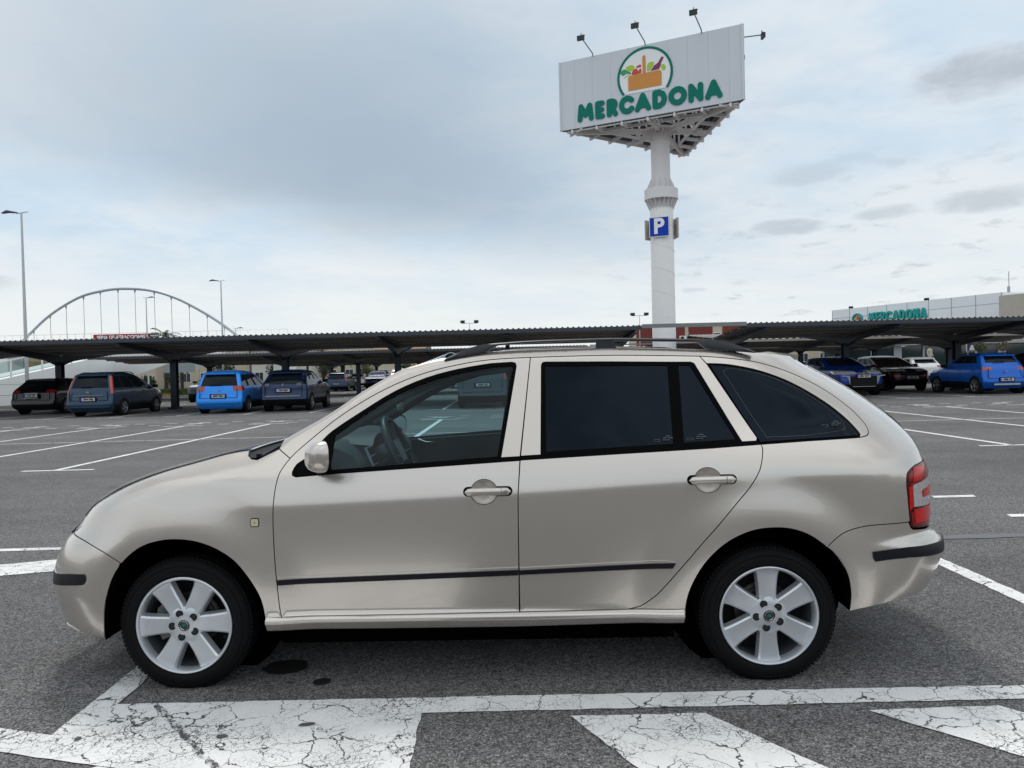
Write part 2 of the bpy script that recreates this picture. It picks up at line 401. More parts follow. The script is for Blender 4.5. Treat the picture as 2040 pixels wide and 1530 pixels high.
# ------------------------------------------------------------------ parking canopies
st = mat('canopy_steel', (.040, .050, .068), .5, .3, var=.15)
rf = mat('canopy_sheet', (.30, .265, .235), .45, .3, var=.35, vscale=.9)
rf2 = mat('canopy_purlin', (.22, .20, .185), .5, .3, var=.25, vscale=2)
gut = mat('canopy_gutter', (.20, .21, .22), .4, .6, var=.2)
def lip_steel(b, a, c, w=.16, h=.30, m=None): b.bar(a, c, w, h, m)
def canopy(x0, x1, yc, posts, label, gutter_right=None, group='parking canopies', half=5.0, zc=2.27, ze=2.62, detail=True, endcap=None):
    t = tag(empty('parking_canopy', ((x0 + x1) / 2 - (.3 if yc > 40 else 0), yc, 0)), label, 'canopy', group); ox, oy = (x0 + x1) / 2, yc
    b = MB(); pitch = .21 if detail else .42; n = int((x1 - x0) / pitch); th = .004
    # trapezoid ribs running across the canopy, in panels that overlap a little so that the runs look broken
    prof = [(0, 0), (.45, 0), (.58, .038), (.80, .038), (.93, 0)]
    xs = []; zs = []
    for i in range(n):
        for u, z in prof: xs.append(x0 + (i + u) * pitch - ox); zs.append(z)
    xs.append(x1 - ox); zs.append(0)
    for sgn in (-1, 1):
        k = len(xs); rows = [(0.02, 0), (1.0, 1)]
        vs = []
        for f, _ in rows:
            for x, z in zip(xs, zs): vs.append((x, sgn * half * f, zc + .32 + (ze - zc) * f + z))
        vs += [(x, y, z + .006) for x, y, z in vs]
        fs = []
        for i in range(k - 1):
            a, c, d, e = i, i + 1, k + i + 1, k + i
            fs.append((a, c, d, e) if sgn < 0 else (e, d, c, a)); a, c, d, e = [q + 2 * k for q in (a, c, d, e)]; fs.append((e, d, c, a) if sgn < 0 else (a, c, d, e))
            fs.append((k + i, k + i + 1, 3 * k + i + 1, 3 * k + i))
        b.add(vs, fs)
    b.build('roof_sheet', rf, t, smooth=0)
    b = MB()
    for sgn in (-1, 1):
        for f in (.12, .34, .56, .78, .985):
            y = sgn * half * f; z = zc + .32 + (ze - zc) * f
            b.box((0, y, z - .035), ((x1 - x0) / 2, .03, .032))
    b.build('purlin', rf2, t, smooth=0)
    b = MB()
    for sgn in (-1, 1):
        b.box((0, sgn * (half + .03), ze + .235), ((x1 - x0) / 2, .02, .06))
    b.build('edge_trim', st if detail else rf, t, smooth=0)
    b = MB(); b.box((0, 0, zc + .30), ((x1 - x0) / 2, .12, .05)); b.build('gutter', gut, t, smooth=0)
    for px in posts:
        lx = px - ox; b = MB()
        b.box((lx, 0, zc / 2 - .02), (.012, .14, zc / 2 - .02)); b.box((lx, -.142, zc / 2 - .02), (.13, .010, zc / 2 - .02)); b.box((lx, .142, zc / 2 - .02), (.13, .010, zc / 2 - .02))
        b.box((lx, 0, .045), (.21, .24, .045)); b.box((lx, 0, .10), (.015, .2, .04))
        b.build('post', st, t, smooth=0)
        b = MB()
        for sgn in (-1, 1):
            # tapered arm with a deep haunch at the post
            P = [(0, zc - .20), (.16, zc - .18), (.95, zc + .03), (half * .98, ze + .08), (half * .98, ze + .22), (0, zc + .22)]
            M = Matrix(((0, 0, 1, lx), (sgn, 0, 0, 0), (0, 1, 0, 0), (0, 0, 0, 1)))
            b.prism(P, -.012, .012, None, M)
            for (a, c) in ((P[1], P[2]), (P[2], P[3]), (P[5], P[4])):
                b.bar((lx, sgn * a[0], a[1]), (lx, sgn * c[0], c[1]), .17, .02)
        b.build('arm', st, t, smooth=0)
    return t
PL = [-25.35, -20.28, -15.15, -10.15, -5.1, -.15, 4.8]; PR = [9.85, 15.0, 20.0, 25.05, 30.1]
canopy(-30.5, 5.02, 34.5, PL, 'nearest long dark canopy on the left, over the blue cars')
canopy(9.06, 34, 34.5, PR, 'dark steel parking canopy nearest on the right, in front of the supermarket facade')
canopy(-25.8, 5.02, 52.35, PL[1:], 'second dark canopy behind the long left canopy, ending beside the white ramp wall', zc=2.2, ze=2.5)
canopy(9.06, 34, 52.35, PR, 'second dark canopy on the right, behind the one nearest the supermarket', detail=False)
canopy(-25.8, 5.02, 70.2, PL[1:], 'third dark canopy seen low between the posts of the left canopies', detail=False)
canopy(9.06, 34, 70.2, PR, 'third dark canopy on the right, low behind the second', detail=False)
canopy(-25.8, 5.02, 88.0, PL[1:], 'farthest dark canopy on the left, just under the house fronts', detail=False)
b = MB(); b.box((0, 0, 0), (2.0, .03, .075)); b.box((0, .04, .045), (2.0, .05, .008))
tag(b.build('clearance_bar', gut, loc=(7.04, 29.45, 2.93), smooth=0), 'grey steel bar spanning the gap between left and right canopies in front of the pylon', 'bar')
b = MB(); b.box((0, 0, 0), (2.0, .03, .04)); b.build('clearance_bar', gut, loc=(6.85, 47.3, 2.82), smooth=0); tag(bpy.data.objects['clearance_bar.001'], 'thinner grey bar behind the pylon joining the second canopies', 'bar')

# rounded stroke letters shared by both signs
LET = {'M': [[(.06, 0), (.16, 1)], [(.16, 1), (.5, .30)], [(.5, .30), (.84, 1)], [(.84, 1), (.94, 0)]], 'E': [[(.12, 0), (.12, 1)], [(.12, 1), (.88, 1)], [(.12, .5), (.80, .5)], [(.12, 0), (.88, 0)]],
 'R': [[(.12, 0), (.12, 1)], [(.12, 1), (.55, 1), (.82, .90), (.88, .74), (.80, .56), (.55, .48), (.12, .48)], [(.5, .46), (.90, 0)]],
 'C': [[(.90, .82), (.74, .95), (.5, 1), (.24, .92), (.08, .70), (.04, .5), (.08, .30), (.24, .08), (.5, 0), (.74, .05), (.90, .18)]],
 'A': [[(.04, 0), (.5, 1)], [(.5, 1), (.96, 0)], [(.25, .26), (.75, .26)]], 'D': [[(.10, 0), (.10, 1), (.50, 1), (.80, .86), (.93, .62), (.93, .38), (.80, .14), (.50, 0), (.10, 0)]],
 'O': [[(.5 + .46 * math.cos(a), .5 + .5 * math.sin(a)) for a in [2 * PI * k / 14 for k in range(15)]]], 'N': [[(.10, 0), (.10, 1)], [(.10, 1), (.90, 0)], [(.90, 0), (.90, 1)]]}
def stroke_word(b, word, boxes, F, sw, z0=.0, z1=.05, m=None):
    e_ = 0
    for ch, (x, wd_, y0_, h_) in zip(word, boxes):
        r = sw / 2; q = 0
        for pl_ in LET[ch]:
            for i in range(len(pl_) - 1):
                (a0, b0), (a1, b1) = pl_[i], pl_[i + 1]
                P0 = Vector((x - wd_ / 2 + r + a0 * (wd_ - 2 * r), y0_ + r + b0 * (h_ - 2 * r))); P1 = Vector((x - wd_ / 2 + r + a1 * (wd_ - 2 * r), y0_ + r + b1 * (h_ - 2 * r)))
                an = math.atan2(P1.y - P0.y, P1.x - P0.x); pts = [(P1.x + r * math.cos(an + t2), P1.y + r * math.sin(an + t2)) for t2 in [-PI / 2 + PI * k / 8 for k in range(9)]] + [(P0.x + r * math.cos(an + t2), P0.y + r * math.sin(an + t2)) for t2 in [PI / 2 + PI * k / 8 for k in range(9)]]
                b.prism(pts, z0, z1 + .0012 * (q % 16), m, F); q += 1
# ------------------------------------------------------------------ pylon with three-sided sign
wht = mat('pylon_white', (.82, .81, .80), .45, var=.05, vscale=2)
wht2 = mat('pylon_grey_white', (.70, .68, .68), .5, var=.06, vscale=2)
pyl = tag(empty('sign_pylon', (7.62, 38.2, 0)), 'tall white round steel pylon carrying the three-sided supermarket sign', 'sign pylon')
def helix(r, z0, z1, pitch):
    n = int((z1 - z0) / pitch * 32); return [(r * math.cos(-i * PI / 16 - 1.2), r * math.sin(-i * PI / 16 - 1.2), z0 + pitch * i / 32) for i in range(n)]
b = MB(); b.lathe([(.575, 0), (.575, 3), (.565, 9.2)], 40); b.build('lower_shaft', wht, pyl)
b = MB(); b.tube(helix(.573, .3, 9.0, 1.15), .009, 4); b.build('weld_seam', wht2, pyl)
b = MB(); b.lathe([(.565, 9.2), (.46, 9.25), (.46, 12.9)], 40); b.build('upper_shaft', wht2, pyl)
b = MB()
b.lathe([(.46, 9.62), (.82, 9.62), (.82, 10.12), (.80, 10.14), (.46, 10.14)], 40)
for k in range(20):
    a = 2 * PI * k / 20; M = Matrix.Rotation(a, 4, 'Z') @ Matrix(((1, 0, 0, 0), (0, 0, 1, 0), (0, 1, 0, 0), (0, 0, 0, 1)))
    b.prism([(.55, 9.05), (.80, 9.62), (.55, 9.62)], -.012, .012, None, M)
    if k % 2 == 0: b.prism([(.45, 10.75), (.74, 10.14), (.45, 10.14)], -.012, .012, None, M)
b.build('collar', wht2, pyl, smooth=30)
b = MB()
for k in range(24):
    a = 2 * PI * k / 24; M = Matrix.Rotation(a, 4, 'Z') @ Matrix(((1, 0, 0, 0), (0, 0, 1, 0), (0, 1, 0, 0), (0, 0, 0, 1)))
    b.prism([(.45, 12.40), (.58, 12.80), (.82, 13.0), (.45, 13.0)], -.012, .012, None, M)
b.lathe([(.46, 13.0), (.90, 13.0), (.90, 13.06), (.46, 13.06)], 32)
b.build('head_flange', wht2, pyl, smooth=30)
# parking signs around the shaft
bl = mat('sign_blue', (.003, .045, .40), .55, spec=.2); wsign = mat('sign_white', (.80, .80, .80), .45); gsg = mat('sign_back', (.45, .42, .38), .5, .3)
for k, (a, lab) in enumerate(((R(-112), 'blue square sign with white letter P facing the car park'), (R(8), None), (R(128), None))):
    t = tag(empty('parking_sign', (7.62 + .68 * math.cos(a), 38.2 + .68 * math.sin(a), 8.2)), lab or ('grey back of a square parking sign seen edge on, %s side of pylon' % ('right' if k == 1 else 'left')), 'sign', 'parking signs round the pylon')
    xd = (-math.sin(a), math.cos(a), 0); nd = (math.cos(a), math.sin(a), 0); F = face((0, 0, 0), xd, nd)
    b = MB(); b.box((0, 0, -.02), (.49, .49, .03), None, F); b.build('panel', gsg, t, smooth=0)
    b = MB(); b.box((0, 0, .014), (.485, .485, .004), None, F); b.build('face', wsign, t, smooth=0)
    b = MB(); b.box((0, 0, .020), (.455, .455, .004), None, F); b.build('blue_field', bl, t, smooth=0)
    b = MB(); b.text('P', 1.02, F @ Matrix.Translation((-.02, 0, .03)), None, .004, .035); b.build('letter', wsign, t, smooth=0)
    b = MB(); b.box((0, 0, -.10), (.05, .25, .06), None, F); b.build('bracket', gsg, t, smooth=0)
# triangular sign
S0 = Vector((2.66, 37.97, 0)); S1 = Vector((10.58, 34.08, 0)); WS = (S1 - S0).length; e = (S1 - S0).normalized(); nb = Vector((-e.y, e.x, 0))
S2 = S0 + e * WS / 2 + nb * WS * 3 ** .5 / 2; SCN = (S0 + S1 + S2) / 3
sgn = tag(empty('three_sided_sign', (SCN.x, SCN.y, 13.08)), 'grey three-sided sign box with green MERCADONA lettering and basket logo on top of the pylon', 'sign')
def seam_panel():
    m = bpy.data.materials.new('sign_panel_grey'); m.use_nodes = True; t = NT(m.node_tree); b = m.node_tree.nodes['Principled BSDF']
    co = t.n('ShaderNodeTexCoord').outputs['Object']; st_ = t.n('ShaderNodeMapping'); t.put(st_.inputs[0], co); st_.inputs['Scale'].default_value = (3, 3, .25)
    n = t.ramp(t.noise(st_.outputs[0], 1.0, 3, .6), .3, .8, .975, 1.01)
    t.put(b.inputs['Base Color'], t.vm('SCALE', (.60, .625, .67), sc=n)); b.inputs['Roughness'].default_value = .5
    MATS['sign_panel_grey'] = m; return m
pg = seam_panel(); dk = mat('sign_dark', (.05, .06, .075), .6)
ZB, ZTp = 13.08, 16.40; org = Vector((SCN.x, SCN.y, 13.08))
def panelF(A, B, lift=0):     # frame: x along A->B, y up, z outward
    x = (B - A).normalized(); n = Vector((x.y, -x.x, 0)); return face((A - org) + Vector((0, 0, 13.08)) + n * lift, x, n)
GREEN = mat('logo_green', (.0, .165, .125), .6, spec=.2); ORG = mat('logo_orange', (.60, .24, .035), .45); LIME = mat('logo_lime', (.36, .55, .035), .45)
REDL = mat('logo_red', (.58, .035, .025), .45); PURP = mat('logo_purple', (.20, .012, .085), .45); WHL = mat('logo_white', (.80, .81, .82), .45); G2 = mat('logo_green_light', (.02, .30, .10), .45)
def catm(pts, n=5, closed=True):
    out = []; N = len(pts)
    for i in range(N if closed else N - 1):
        p0, p1, p2, p3 = [pts[(i + k) % N] if closed else pts[min(max(i + k, 0), N - 1)] for k in (-1, 0, 1, 2)]
        for j in range(n):
            t = j / n; out.append(tuple(.5 * (2 * p1[a] + (p2[a] - p0[a]) * t + (2 * p0[a] - 5 * p1[a] + 4 * p2[a] - p3[a]) * t * t + (3 * p1[a] - p0[a] - 3 * p2[a] + p3[a]) * t ** 3) for a in (0, 1)))
    if not closed: out.append(tuple(pts[-1]))
    return out
ends = [(S0, S1), (S1, S2), (S2, S0)]
for k, (A, B) in enumerate(ends):
    F = panelF(A, B); L = (B - A).length
    b = MB(); b.box((L / 2, 1.66, -.06), (L / 2 - .0, 1.66, .05), None, F)
    b.build('sign_panel', pg, sgn, smooth=0)
    b = MB(); b.box((L / 2, 1.64, -.125), (L / 2 - .1, 1.68, .01), None, F); b.build('back_sheet', dk, sgn, smooth=0)
    b = MB()
    for s in [.82 + i * .92 for i in range(9)]:
        if s < L: b.box((s, 1.66, -.008), (.004, 1.655, .003), None, F)
    b.build('panel_seam', mat('seam_line', (.46, .48, .52), .6), sgn, smooth=0)
    b = MB()
    for s in [.3 + i * .92 for i in range(10)]: b.box((s, 1.66, -.20), (.04, 1.6, .08), None, F)
    for z in (.1, 1.1, 2.2, 3.2): b.box((L / 2, z, -.32), (L / 2 - .6, .05, .04), None, F)
    b.build('back_frame', dk, sgn, smooth=0)
    # lettering and logo
    mer = 'MERCADONA'; cx = [(1.36, .88), (2.10, .54), (2.71, .62), (3.44, .80), (4.21, .80), (5.0, .74), (5.85, .88), (6.68, .76), (7.48, .80)]
    b = MB(); stroke_word(b, mer, [(x, wd_ * 1.03, .25, .86) for x, wd_ in cx], F, .245, 0, .04); b.build('lettering', GREEN, sgn, smooth=0)
    def pz(p): return [(x, z - 13.08) for x, z in p]
    C0 = (4.33, 14.99 - 13.08); b = MB(); b.prism([(C0[0] + 1.24 * math.cos(a), C0[1] + 1.22 * math.sin(a)) for a in [R(-38) + i * R(256) / 40 for i in range(41)]], .0, .012, None, F); b.build('logo_disc', WHL, sgn, smooth=0)
    b = MB(); ring = []
    for i in range(48): 
        a0 = R(-36) + R(252) * i / 48; a1 = R(-36) + R(252) * (i + 1) / 48
        q = [(C0[0] + r * math.cos(a) * 1.0, C0[1] + r * math.sin(a) * .985) for r, a in ((1.22, a0), (1.33, a0), (1.33, a1), (1.22, a1))]; b.prism(q, .0, .03, None, F)
    b.build('logo_ring', GREEN, sgn, smooth=0)
    b = MB(); b.prism(pz([(3.53, 14.39), (3.53, 14.98), (3.57, 15.06), (3.65, 15.09), (5.03, 15.09), (5.10, 15.05), (5.13, 14.97), (5.12, 14.39)]), .012, .035, ORG, F)
    b.prism(pz([(4.24, 15.05), (4.24, 15.84), (4.28, 15.91), (4.34, 15.91), (4.38, 15.84), (4.38, 15.05)]), .012, .038, ORG, F)
    b.prism(pz(catm([(3.16, 15.28), (3.25, 15.41), (3.4, 15.43), (3.47, 15.35), (3.65, 15.25), (3.66, 15.16), (3.45, 15.22), (3.3, 15.15)])), .012, .03, G2, F)
    b.prism(pz(catm([(3.44, 15.5), (3.6, 15.57), (3.8, 15.53), (3.84, 15.34), (3.62, 15.31), (3.48, 15.37)])), .012, .028, LIME, F)
    b.prism(pz([(3.33, 15.02), (3.45, 15.11), (3.65, 15.14), (3.47, 15.08)]), .012, .03, LIME, F)
    b.prism(pz(catm([(3.72, 15.13), (3.77, 15.28), (3.96, 15.36), (4.0, 15.12)])), .012, .032, REDL, F)
    b.prism(pz(catm([(4.02, 15.13), (4.06, 15.27), (4.16, 15.32), (4.16, 15.14)])), .012, .034, REDL, F); b.prism(pz(catm([(3.92, 15.42), (4.04, 15.5), (4.16, 15.5), (4.14, 15.4)])), .012, .03, REDL, F)
    b.prism(pz(catm([(4.45, 15.16), (4.47, 15.45), (4.62, 15.54), (4.79, 15.48), (4.68, 15.28), (4.55, 15.15)])), .012, .03, LIME, F)
    b.prism(pz([(4.62, 15.13), (4.79, 15.34), (4.93, 15.41), (4.99, 15.46), (5.15, 15.69), (5.24, 15.64), (5.12, 15.42), (5.10, 15.30), (5.01, 15.14)]), .012, .034, PURP, F)
    b.prism(pz(catm([(5.11, 15.25), (5.21, 15.33), (5.33, 15.21), (5.28, 15.06), (5.18, 15.08)])), .012, .03, LIME, F)
    b.build('basket_logo', None, sgn, smooth=0)
    # floodlights on outriggers
    for s in (1.8, 4.38, 6.99):
        r_ = MB(); A_ = F @ Vector((s, 3.30, 0)); B_ = F @ Vector((s, 3.42, .05)); C_ = F @ Vector((s, 3.60, 1.5))
        r_.tube([A_, B_, C_], .028, 6); fl = r_.build('floodlight_arm', gut, sgn)
        q = MB(); q.box((s, 3.56, 1.62), (.17, .11, .05), None, F @ Matrix.Rotation(0, 4, 'X')); q.box((s, 3.67, 1.56), (.19, .012, .02), None, F); q.box((s, 3.74, 1.56), (.012, .07, .02), None, F)
        q.build('floodlight', mat('lamp_black', (.012, .014, .02), .5), fl, smooth=0)
# underside steelwork
b = MB(); z0 = -.05
SA, SB, SCc = [p - org + Vector((0, 0, 13.08)) for p in (S0, S1, S2)]
cen = Vector((0, 0, 0))
def tob(p, f, z): q = p.copy(); q.z = 0; q = q * f; q.z = z; return q
for (A, B) in ((SA, SB), (SB, SCc), (SCc, SA)):
    for f, w, h, z in ((.93, .08, .16, -.02), (.60, .08, .14, .0), (.60, .06, .06, 1.2), (.60, .06, .06, 2.4)):
        b.bar(tob(A, f, z), tob(B, f, z), w, h)
    for i in range(7):
        t_ = (i + .5) / 7; P_ = A.lerp(B, t_); n_ = Vector((0, 0, 0)); xdir = (B - A).normalized(); n_ = Vector((-xdir.y, xdir.x, 0)); P_.z = 0
        b.bar(P_ + Vector((0, 0, -.12)) - n_ * (-.02), P_ + n_ * .95 + Vector((0, 0, -.02)), .09, .16)
        if 0 < i < 6: b.bar(P_ + n_ * .95 + Vector((0, 0, -.1)), P_ + n_ * .95 + Vector((0, 0, 3.0)), .09, .09)
        if 0 < i < 5: b.bar(P_ + n_ * .95 + Vector((0, 0, 0)), P_ + n_ * .95 + xdir * 1.25 + Vector((0, 0, 1.2)), .06, .06)
    mid_ = A.lerp(B, .5); b.bar(tob(mid_, .02, -.04), tob(mid_, .8, -.04), .18, .26)
for Q in (SA, SB, SCc): b.bar(tob(Q, .05, -.04), tob(Q, .90, -.06), .16, .24)
b.build('support_frame', wht2, sgn, smooth=0)
for k, Q in enumerate((SA.lerp(SB, .53), SB.lerp(SCc, .5), SCc.lerp(SA, .5))):
    Q = Vector((Q.x, Q.y, 0)); dn = Q.normalized(); tn = Vector((-dn.y, dn.x, 0))
    b = MB()
    for i in range(5): b.bar(Q * .66 + tn * (i - 2) * .16 + Vector((0, 0, -.12)), Q * .88 + tn * (i - 2) * .16 + Vector((0, 0, -.12)), .03, .08)
    b.build('grating', wht2, sgn, smooth=0)

# ------------------------------------------------------------------ street lamps
grey = mat('lamp_grey', (.50, .52, .53), .5, .2, var=.05)
def street_lamp(x, y, h, side, lab, two=False, r=.11, z0=0):
    t = tag(empty('street_lamp', (x, y, z0)), lab, 'street lamp', 'street lamps')
    b = MB(); b.tube([(0, 0, 0), (0, 0, h * .5), (0, 0, h)], [r, r * .75, r * .45], 10); b.build('pole', grey, t)
    b = MB()
    if two:
        b.bar((-.9, 0, h), (.9, 0, h), .06, .06); b.build('crossarm', grey, t, smooth=0)
        for s in (-.8, .8):
            b = MB(); b.box((s, -.05, h + .18), (.26, .12, .16)); b.box((s, -.05, h + .0), (.03, .03, .05)); b.build('lamp_head', mat('lamp_black', (.012, .014, .02), .5), t, smooth=0)
    else:
        b.tube([(-side * .35, 0, h + .06), (side * .25, 0, h - .02)], .03, 6); b.build('crossarm', grey, t)
        b = MB(); s = side
        vs = [(s * .2, -.10, h), (s * .2, .10, h), (s * .75, .17, h + .05), (s * 1.05, .10, h + .0), (s * 1.05, -.10, h), (s * .75, -.17, h + .05)]
        n = len(vs); b.add(vs + [(x_ * .96 + s * .02, y_ * .8, z_ + (.11 if 0.3 < abs(x_) < 1 else .05)) for x_, y_, z_ in vs], [tuple(range(n))[::-1], tuple(range(n, 2 * n))] + [(i, (i + 1) % n, n + (i + 1) % n, n + i) for i in range(n)])
        b.build('lamp_head', mat('lamp_navy', (.015, .022, .05), .4), t, smooth=0)
street_lamp(-26.5, 42, 10.6, -1, 'tall white street lamp at the left edge, standing nearest')
street_lamp(-26.25, 70, 10.2, -1, 'street lamp at the right foot of the arch bridge, head to the left')
street_lamp(-43.5, 92, 11.2, 1, 'street lamp seen through the arch bridge hangers, head to the right')
street_lamp(-37.9, 106, 8.2, 1, 'short small street lamp just right of where the arch meets the deck')
street_lamp(-4.8, 90, 7.1, 1, 'twin-headed floodlight mast above the middle of the left canopy', True, .07)
street_lamp(15.1, 90, 7.5, 1, 'twin-headed floodlight mast just left of the white pylon', True, .07)
# ------------------------------------------------------------------ the beige estate car: side surface y = W(u, z), u = metres behind the front axle
def itp(tb,x):
    if x<=tb[0][0]: return tb[0][1]
    for i in range(len(tb)-1):
        a,b=tb[i],tb[i+1]
        if x<=b[0]: return a[1]+(b[1]-a[1])*(x-a[0])/(b[0]-a[0])
    return tb[-1][1]
def mono(tb):   # smooth (cubic hermite) interpolation
    n=len(tb); xs=[p[0] for p in tb]; ys=[p[1] for p in tb]
    d=[(ys[i+1]-ys[i])/(xs[i+1]-xs[i]) for i in range(n-1)]
    m=[d[0]]+[0 if d[i-1]*d[i]<=0 else 2*d[i-1]*d[i]/(d[i-1]+d[i]) for i in range(1,n-1)]+[d[-1]]
    def f(x):
        if x<=xs[0]: return ys[0]
        if x>=xs[-1]: return ys[-1]
        lo,hi=0,n-1
        while hi-lo>1:
            k=(lo+hi)//2
            if xs[k]<=x: lo=k
            else: hi=k
        h=xs[hi]-xs[lo]; t=(x-xs[lo])/h
        return (2*t**3-3*t*t+1)*ys[lo]+(t**3-2*t*t+t)*h*m[lo]+(3*t*t-2*t**3)*ys[hi]+(t**3-t*t)*h*m[hi]
    return f
def ss(t): t=min(1,max(0,t)); return t*t*(3-2*t)
UF=[(.0,-.65),(.15,-.68),(.2,-.7084),(.25,-.7514),(.3,-.7680),(.35,-.7804),(.4,-.7905),(.45,-.7882),(.5,-.7754),(.55,-.7550),(.6,-.7248),(.65,-.6790),(.7,-.6450),(.75,-.6180),(.85,-.57)]
UR=[(.2,3.24),(.3,3.306),(.35,3.343),(.4,3.367),(.45,3.383),(.48,3.392),(.52,3.390),(.55,3.375),(.575,3.338),(.6,3.331),(.7,3.335),(.8,3.332),(.88,3.316),(.92,3.307),(.96,3.292),(1.0,3.265),(1.05,3.2205),(1.1,3.161),(1.2,3.018),(1.25,2.935),(1.3,2.847),(1.34,2.79),(1.45,2.70)]
ZT=[(-.9,.60),(-.70,.62),(-.61,.640),(-.565,.660),(-.5,.722),(-.453,.761),(-.356,.812),(-.232,.869),(-.097,.916),(.046,.953),(.166,.983),(.258,.996),(.37,1.018),(.417,1.041),(.486,1.077),(.623,1.153),(.759,1.243),(.897,1.319),(.968,1.346),(1.109,1.380),(1.298,1.402),(1.46,1.408),(1.784,1.410),(2.05,1.401),(2.278,1.389),(2.5,1.372),(2.722,1.353),(2.80,1.34),(3.4,1.30)]
ZC=[(-.9,.765),(.19,.766),(.44,.769),(1.43,.8),(2.36,.8426),(2.98,.85),(3.5,.85)]
ZB=[(-.9,.88),(.4,.90),(.62,.905),(1.443,.945),(2.45,.985),(2.87,1.0),(3.5,1.02)]
def W(u,z,uf=None,ur=None):
    zc=fZC(u); zb=fZB(u); zt=fZT(u)
    y=.818-.012*((u-1.2)/1.2)**2
    y-= .08*(.70-z)**2 if z<.70 else .10*(min(z,zb)-.70)**2
    q=min(z,zb)-zc
    k=.06+.11*ss((u-.12)/.3)
    k=k-.05*ss((u-2.3)/.4)
    w=.010
    y-= k*(w*math.log1p(math.exp(min(40,q/w))))
    if q>0: y-=.5*q*q
    for cu in (0.0,2.462):
        r=math.hypot(u-cu,z-.275)
        if z>.2: y+=.022*(1-ss((r-.365)/.22))
    if z<.315: y+=.017*ss((.315-z)/.020)-.55*max(0,.286-z) if .37<u<2.12 else 0
    if z>zb: y-=(z-zb)*.42+.12*(z-zb)**2*0
    g=ss((z-.85)/.25)
    y-=g*(.06*max(0,1.3-u)**2+.05*max(0,u-1.8)**2)
    # roll over at the top edge
    R=itp([(-.5,.05),(-.2,.11),(.3,.10),(.45,.035),(.9,.03),(1.2,.045),(3,.05)],u); B=R*.8
    t=(z-(zt-R))/R
    if t>0: t=min(t,1)*.96; y-=B*(1-math.sqrt(1-t*t))
    uf=fUF(z) if uf is None else uf; ur=fUR(z) if ur is None else ur
    L=.50; s=(u-uf)/L
    if s<=0: return 0
    if s<1: y*=(1-(1-s)**2.3)**(1/2.7)
    L=.50; s=(ur-u)/L
    if s<=0: return 0
    if s<1: y*=(1-(1-s)**2.4)**(1/2.9)
    return y
def setup():
    global fUF,fUR,fZT,fZC,fZB
    fUF=mono(UF);fUR=mono(UR);fZT=mono(ZT);fZC=mono(ZC);fZB=mono(ZB)
setup()
def dense(p, step=.02, closed=True):
    out = []; n = len(p)
    for i in range(n if closed else n - 1):
        a, b = p[i], p[(i + 1) % n]; L = math.hypot(b[0] - a[0], b[1] - a[1]); k = max(1, int(math.ceil(L / step)))
        for j in range(k): out.append((a[0] + (b[0] - a[0]) * j / k, a[1] + (b[1] - a[1]) * j / k))
    if not closed: out.append(p[-1])
    return out
def sm(p, n=4): return catm(p, n, closed=False)
def area(p): return sum(p[i][0] * p[(i + 1) % len(p)][1] - p[(i + 1) % len(p)][0] * p[i][1] for i in range(len(p))) / 2
def inset(p, d):
    if area(p) < 0: p = p[::-1]
    n = len(p); out = []
    for i in range(n):
        a, b, c = p[i - 1], p[i], p[(i + 1) % n]
        e1 = Vector((b[0] - a[0], b[1] - a[1])); e2 = Vector((c[0] - b[0], c[1] - b[1]))
        if e1.length < 1e-7 or e2.length < 1e-7: out.append(b); continue
        e1.normalize(); e2.normalize(); n1 = Vector((-e1.y, e1.x)); n2 = Vector((-e2.y, e2.x)); m = n1 + n2
        if m.length < .2: m = n1
        else: m = m / max(.35, m.dot(n1) )
        out.append((b[0] + m.x * d, b[1] + m.y * d))
    return out
def inside(P, poly):
    x, y = P[:, 0], P[:, 1]; r = np.zeros(len(P), bool); n = len(poly)
    for i in range(n):
        x1, y1 = poly[i]; x2, y2 = poly[(i + 1) % n]
        c = ((y1 > y) != (y2 > y)); xx = (x2 - x1) * (y - y1) / (y2 - y1 + 1e-15) + x1; r ^= c & (x < xx)
    return r
def bdist(P, poly):
    d = np.full(len(P), 9.0); n = len(poly)
    for i in range(n):
        a = np.array(poly[i]); b = np.array(poly[(i + 1) % n]); ab = b - a; t = np.clip(((P - a) @ ab) / (ab @ ab + 1e-12), 0, 1)
        d = np.minimum(d, np.linalg.norm(P - a - t[:, None] * ab, axis=1))
    return d
XTRA = []
for u in np.arange(-.8, 3.4, .022):
    for q in (-.035, -.022, -.012, -.004, .004, .012, .022, .035, .05): XTRA.append((u, fZC(u) + q))
    zt = fZT(u); R_ = itp([(-.5, .05), (-.2, .11), (.3, .10), (.45, .035), (.9, .03), (1.2, .045), (3, .05)], u)
    for q in (.02, .06, .12, .22, .35, .5, .7, .9, 1.02): XTRA.append((u, zt - R_ * q))
    for z in (.313, .307, .301, .296, .290, .284): XTRA.append((u, z))
for z in np.arange(.15, 1.35, .022):
    for s in (.0004, .0015, .004, .009, .016, .026, .04, .06, .08, .105): XTRA.append((fUF(z) + s, z)); XTRA.append((fUR(z) - s, z))
XTRA = np.array(XTRA)
def lift(u, z, off, side):
    h = .0015; y = W(u, z); yu = (W(u + h, z) - W(u - h, z)) / (2 * h); yz = (W(u, z + h) - W(u, z - h)) / (2 * h)
    yu = max(-6, min(6, yu)); yz = max(-6, min(6, yz))
    n = Vector((yu, 1.0, -yz)).normalized()      # local X = -u
    p = Vector((-u, y, z)) + n * off
    if side < 0: p.y = -p.y; n = Vector((n.x, -n.y, n.z))
    return p, n
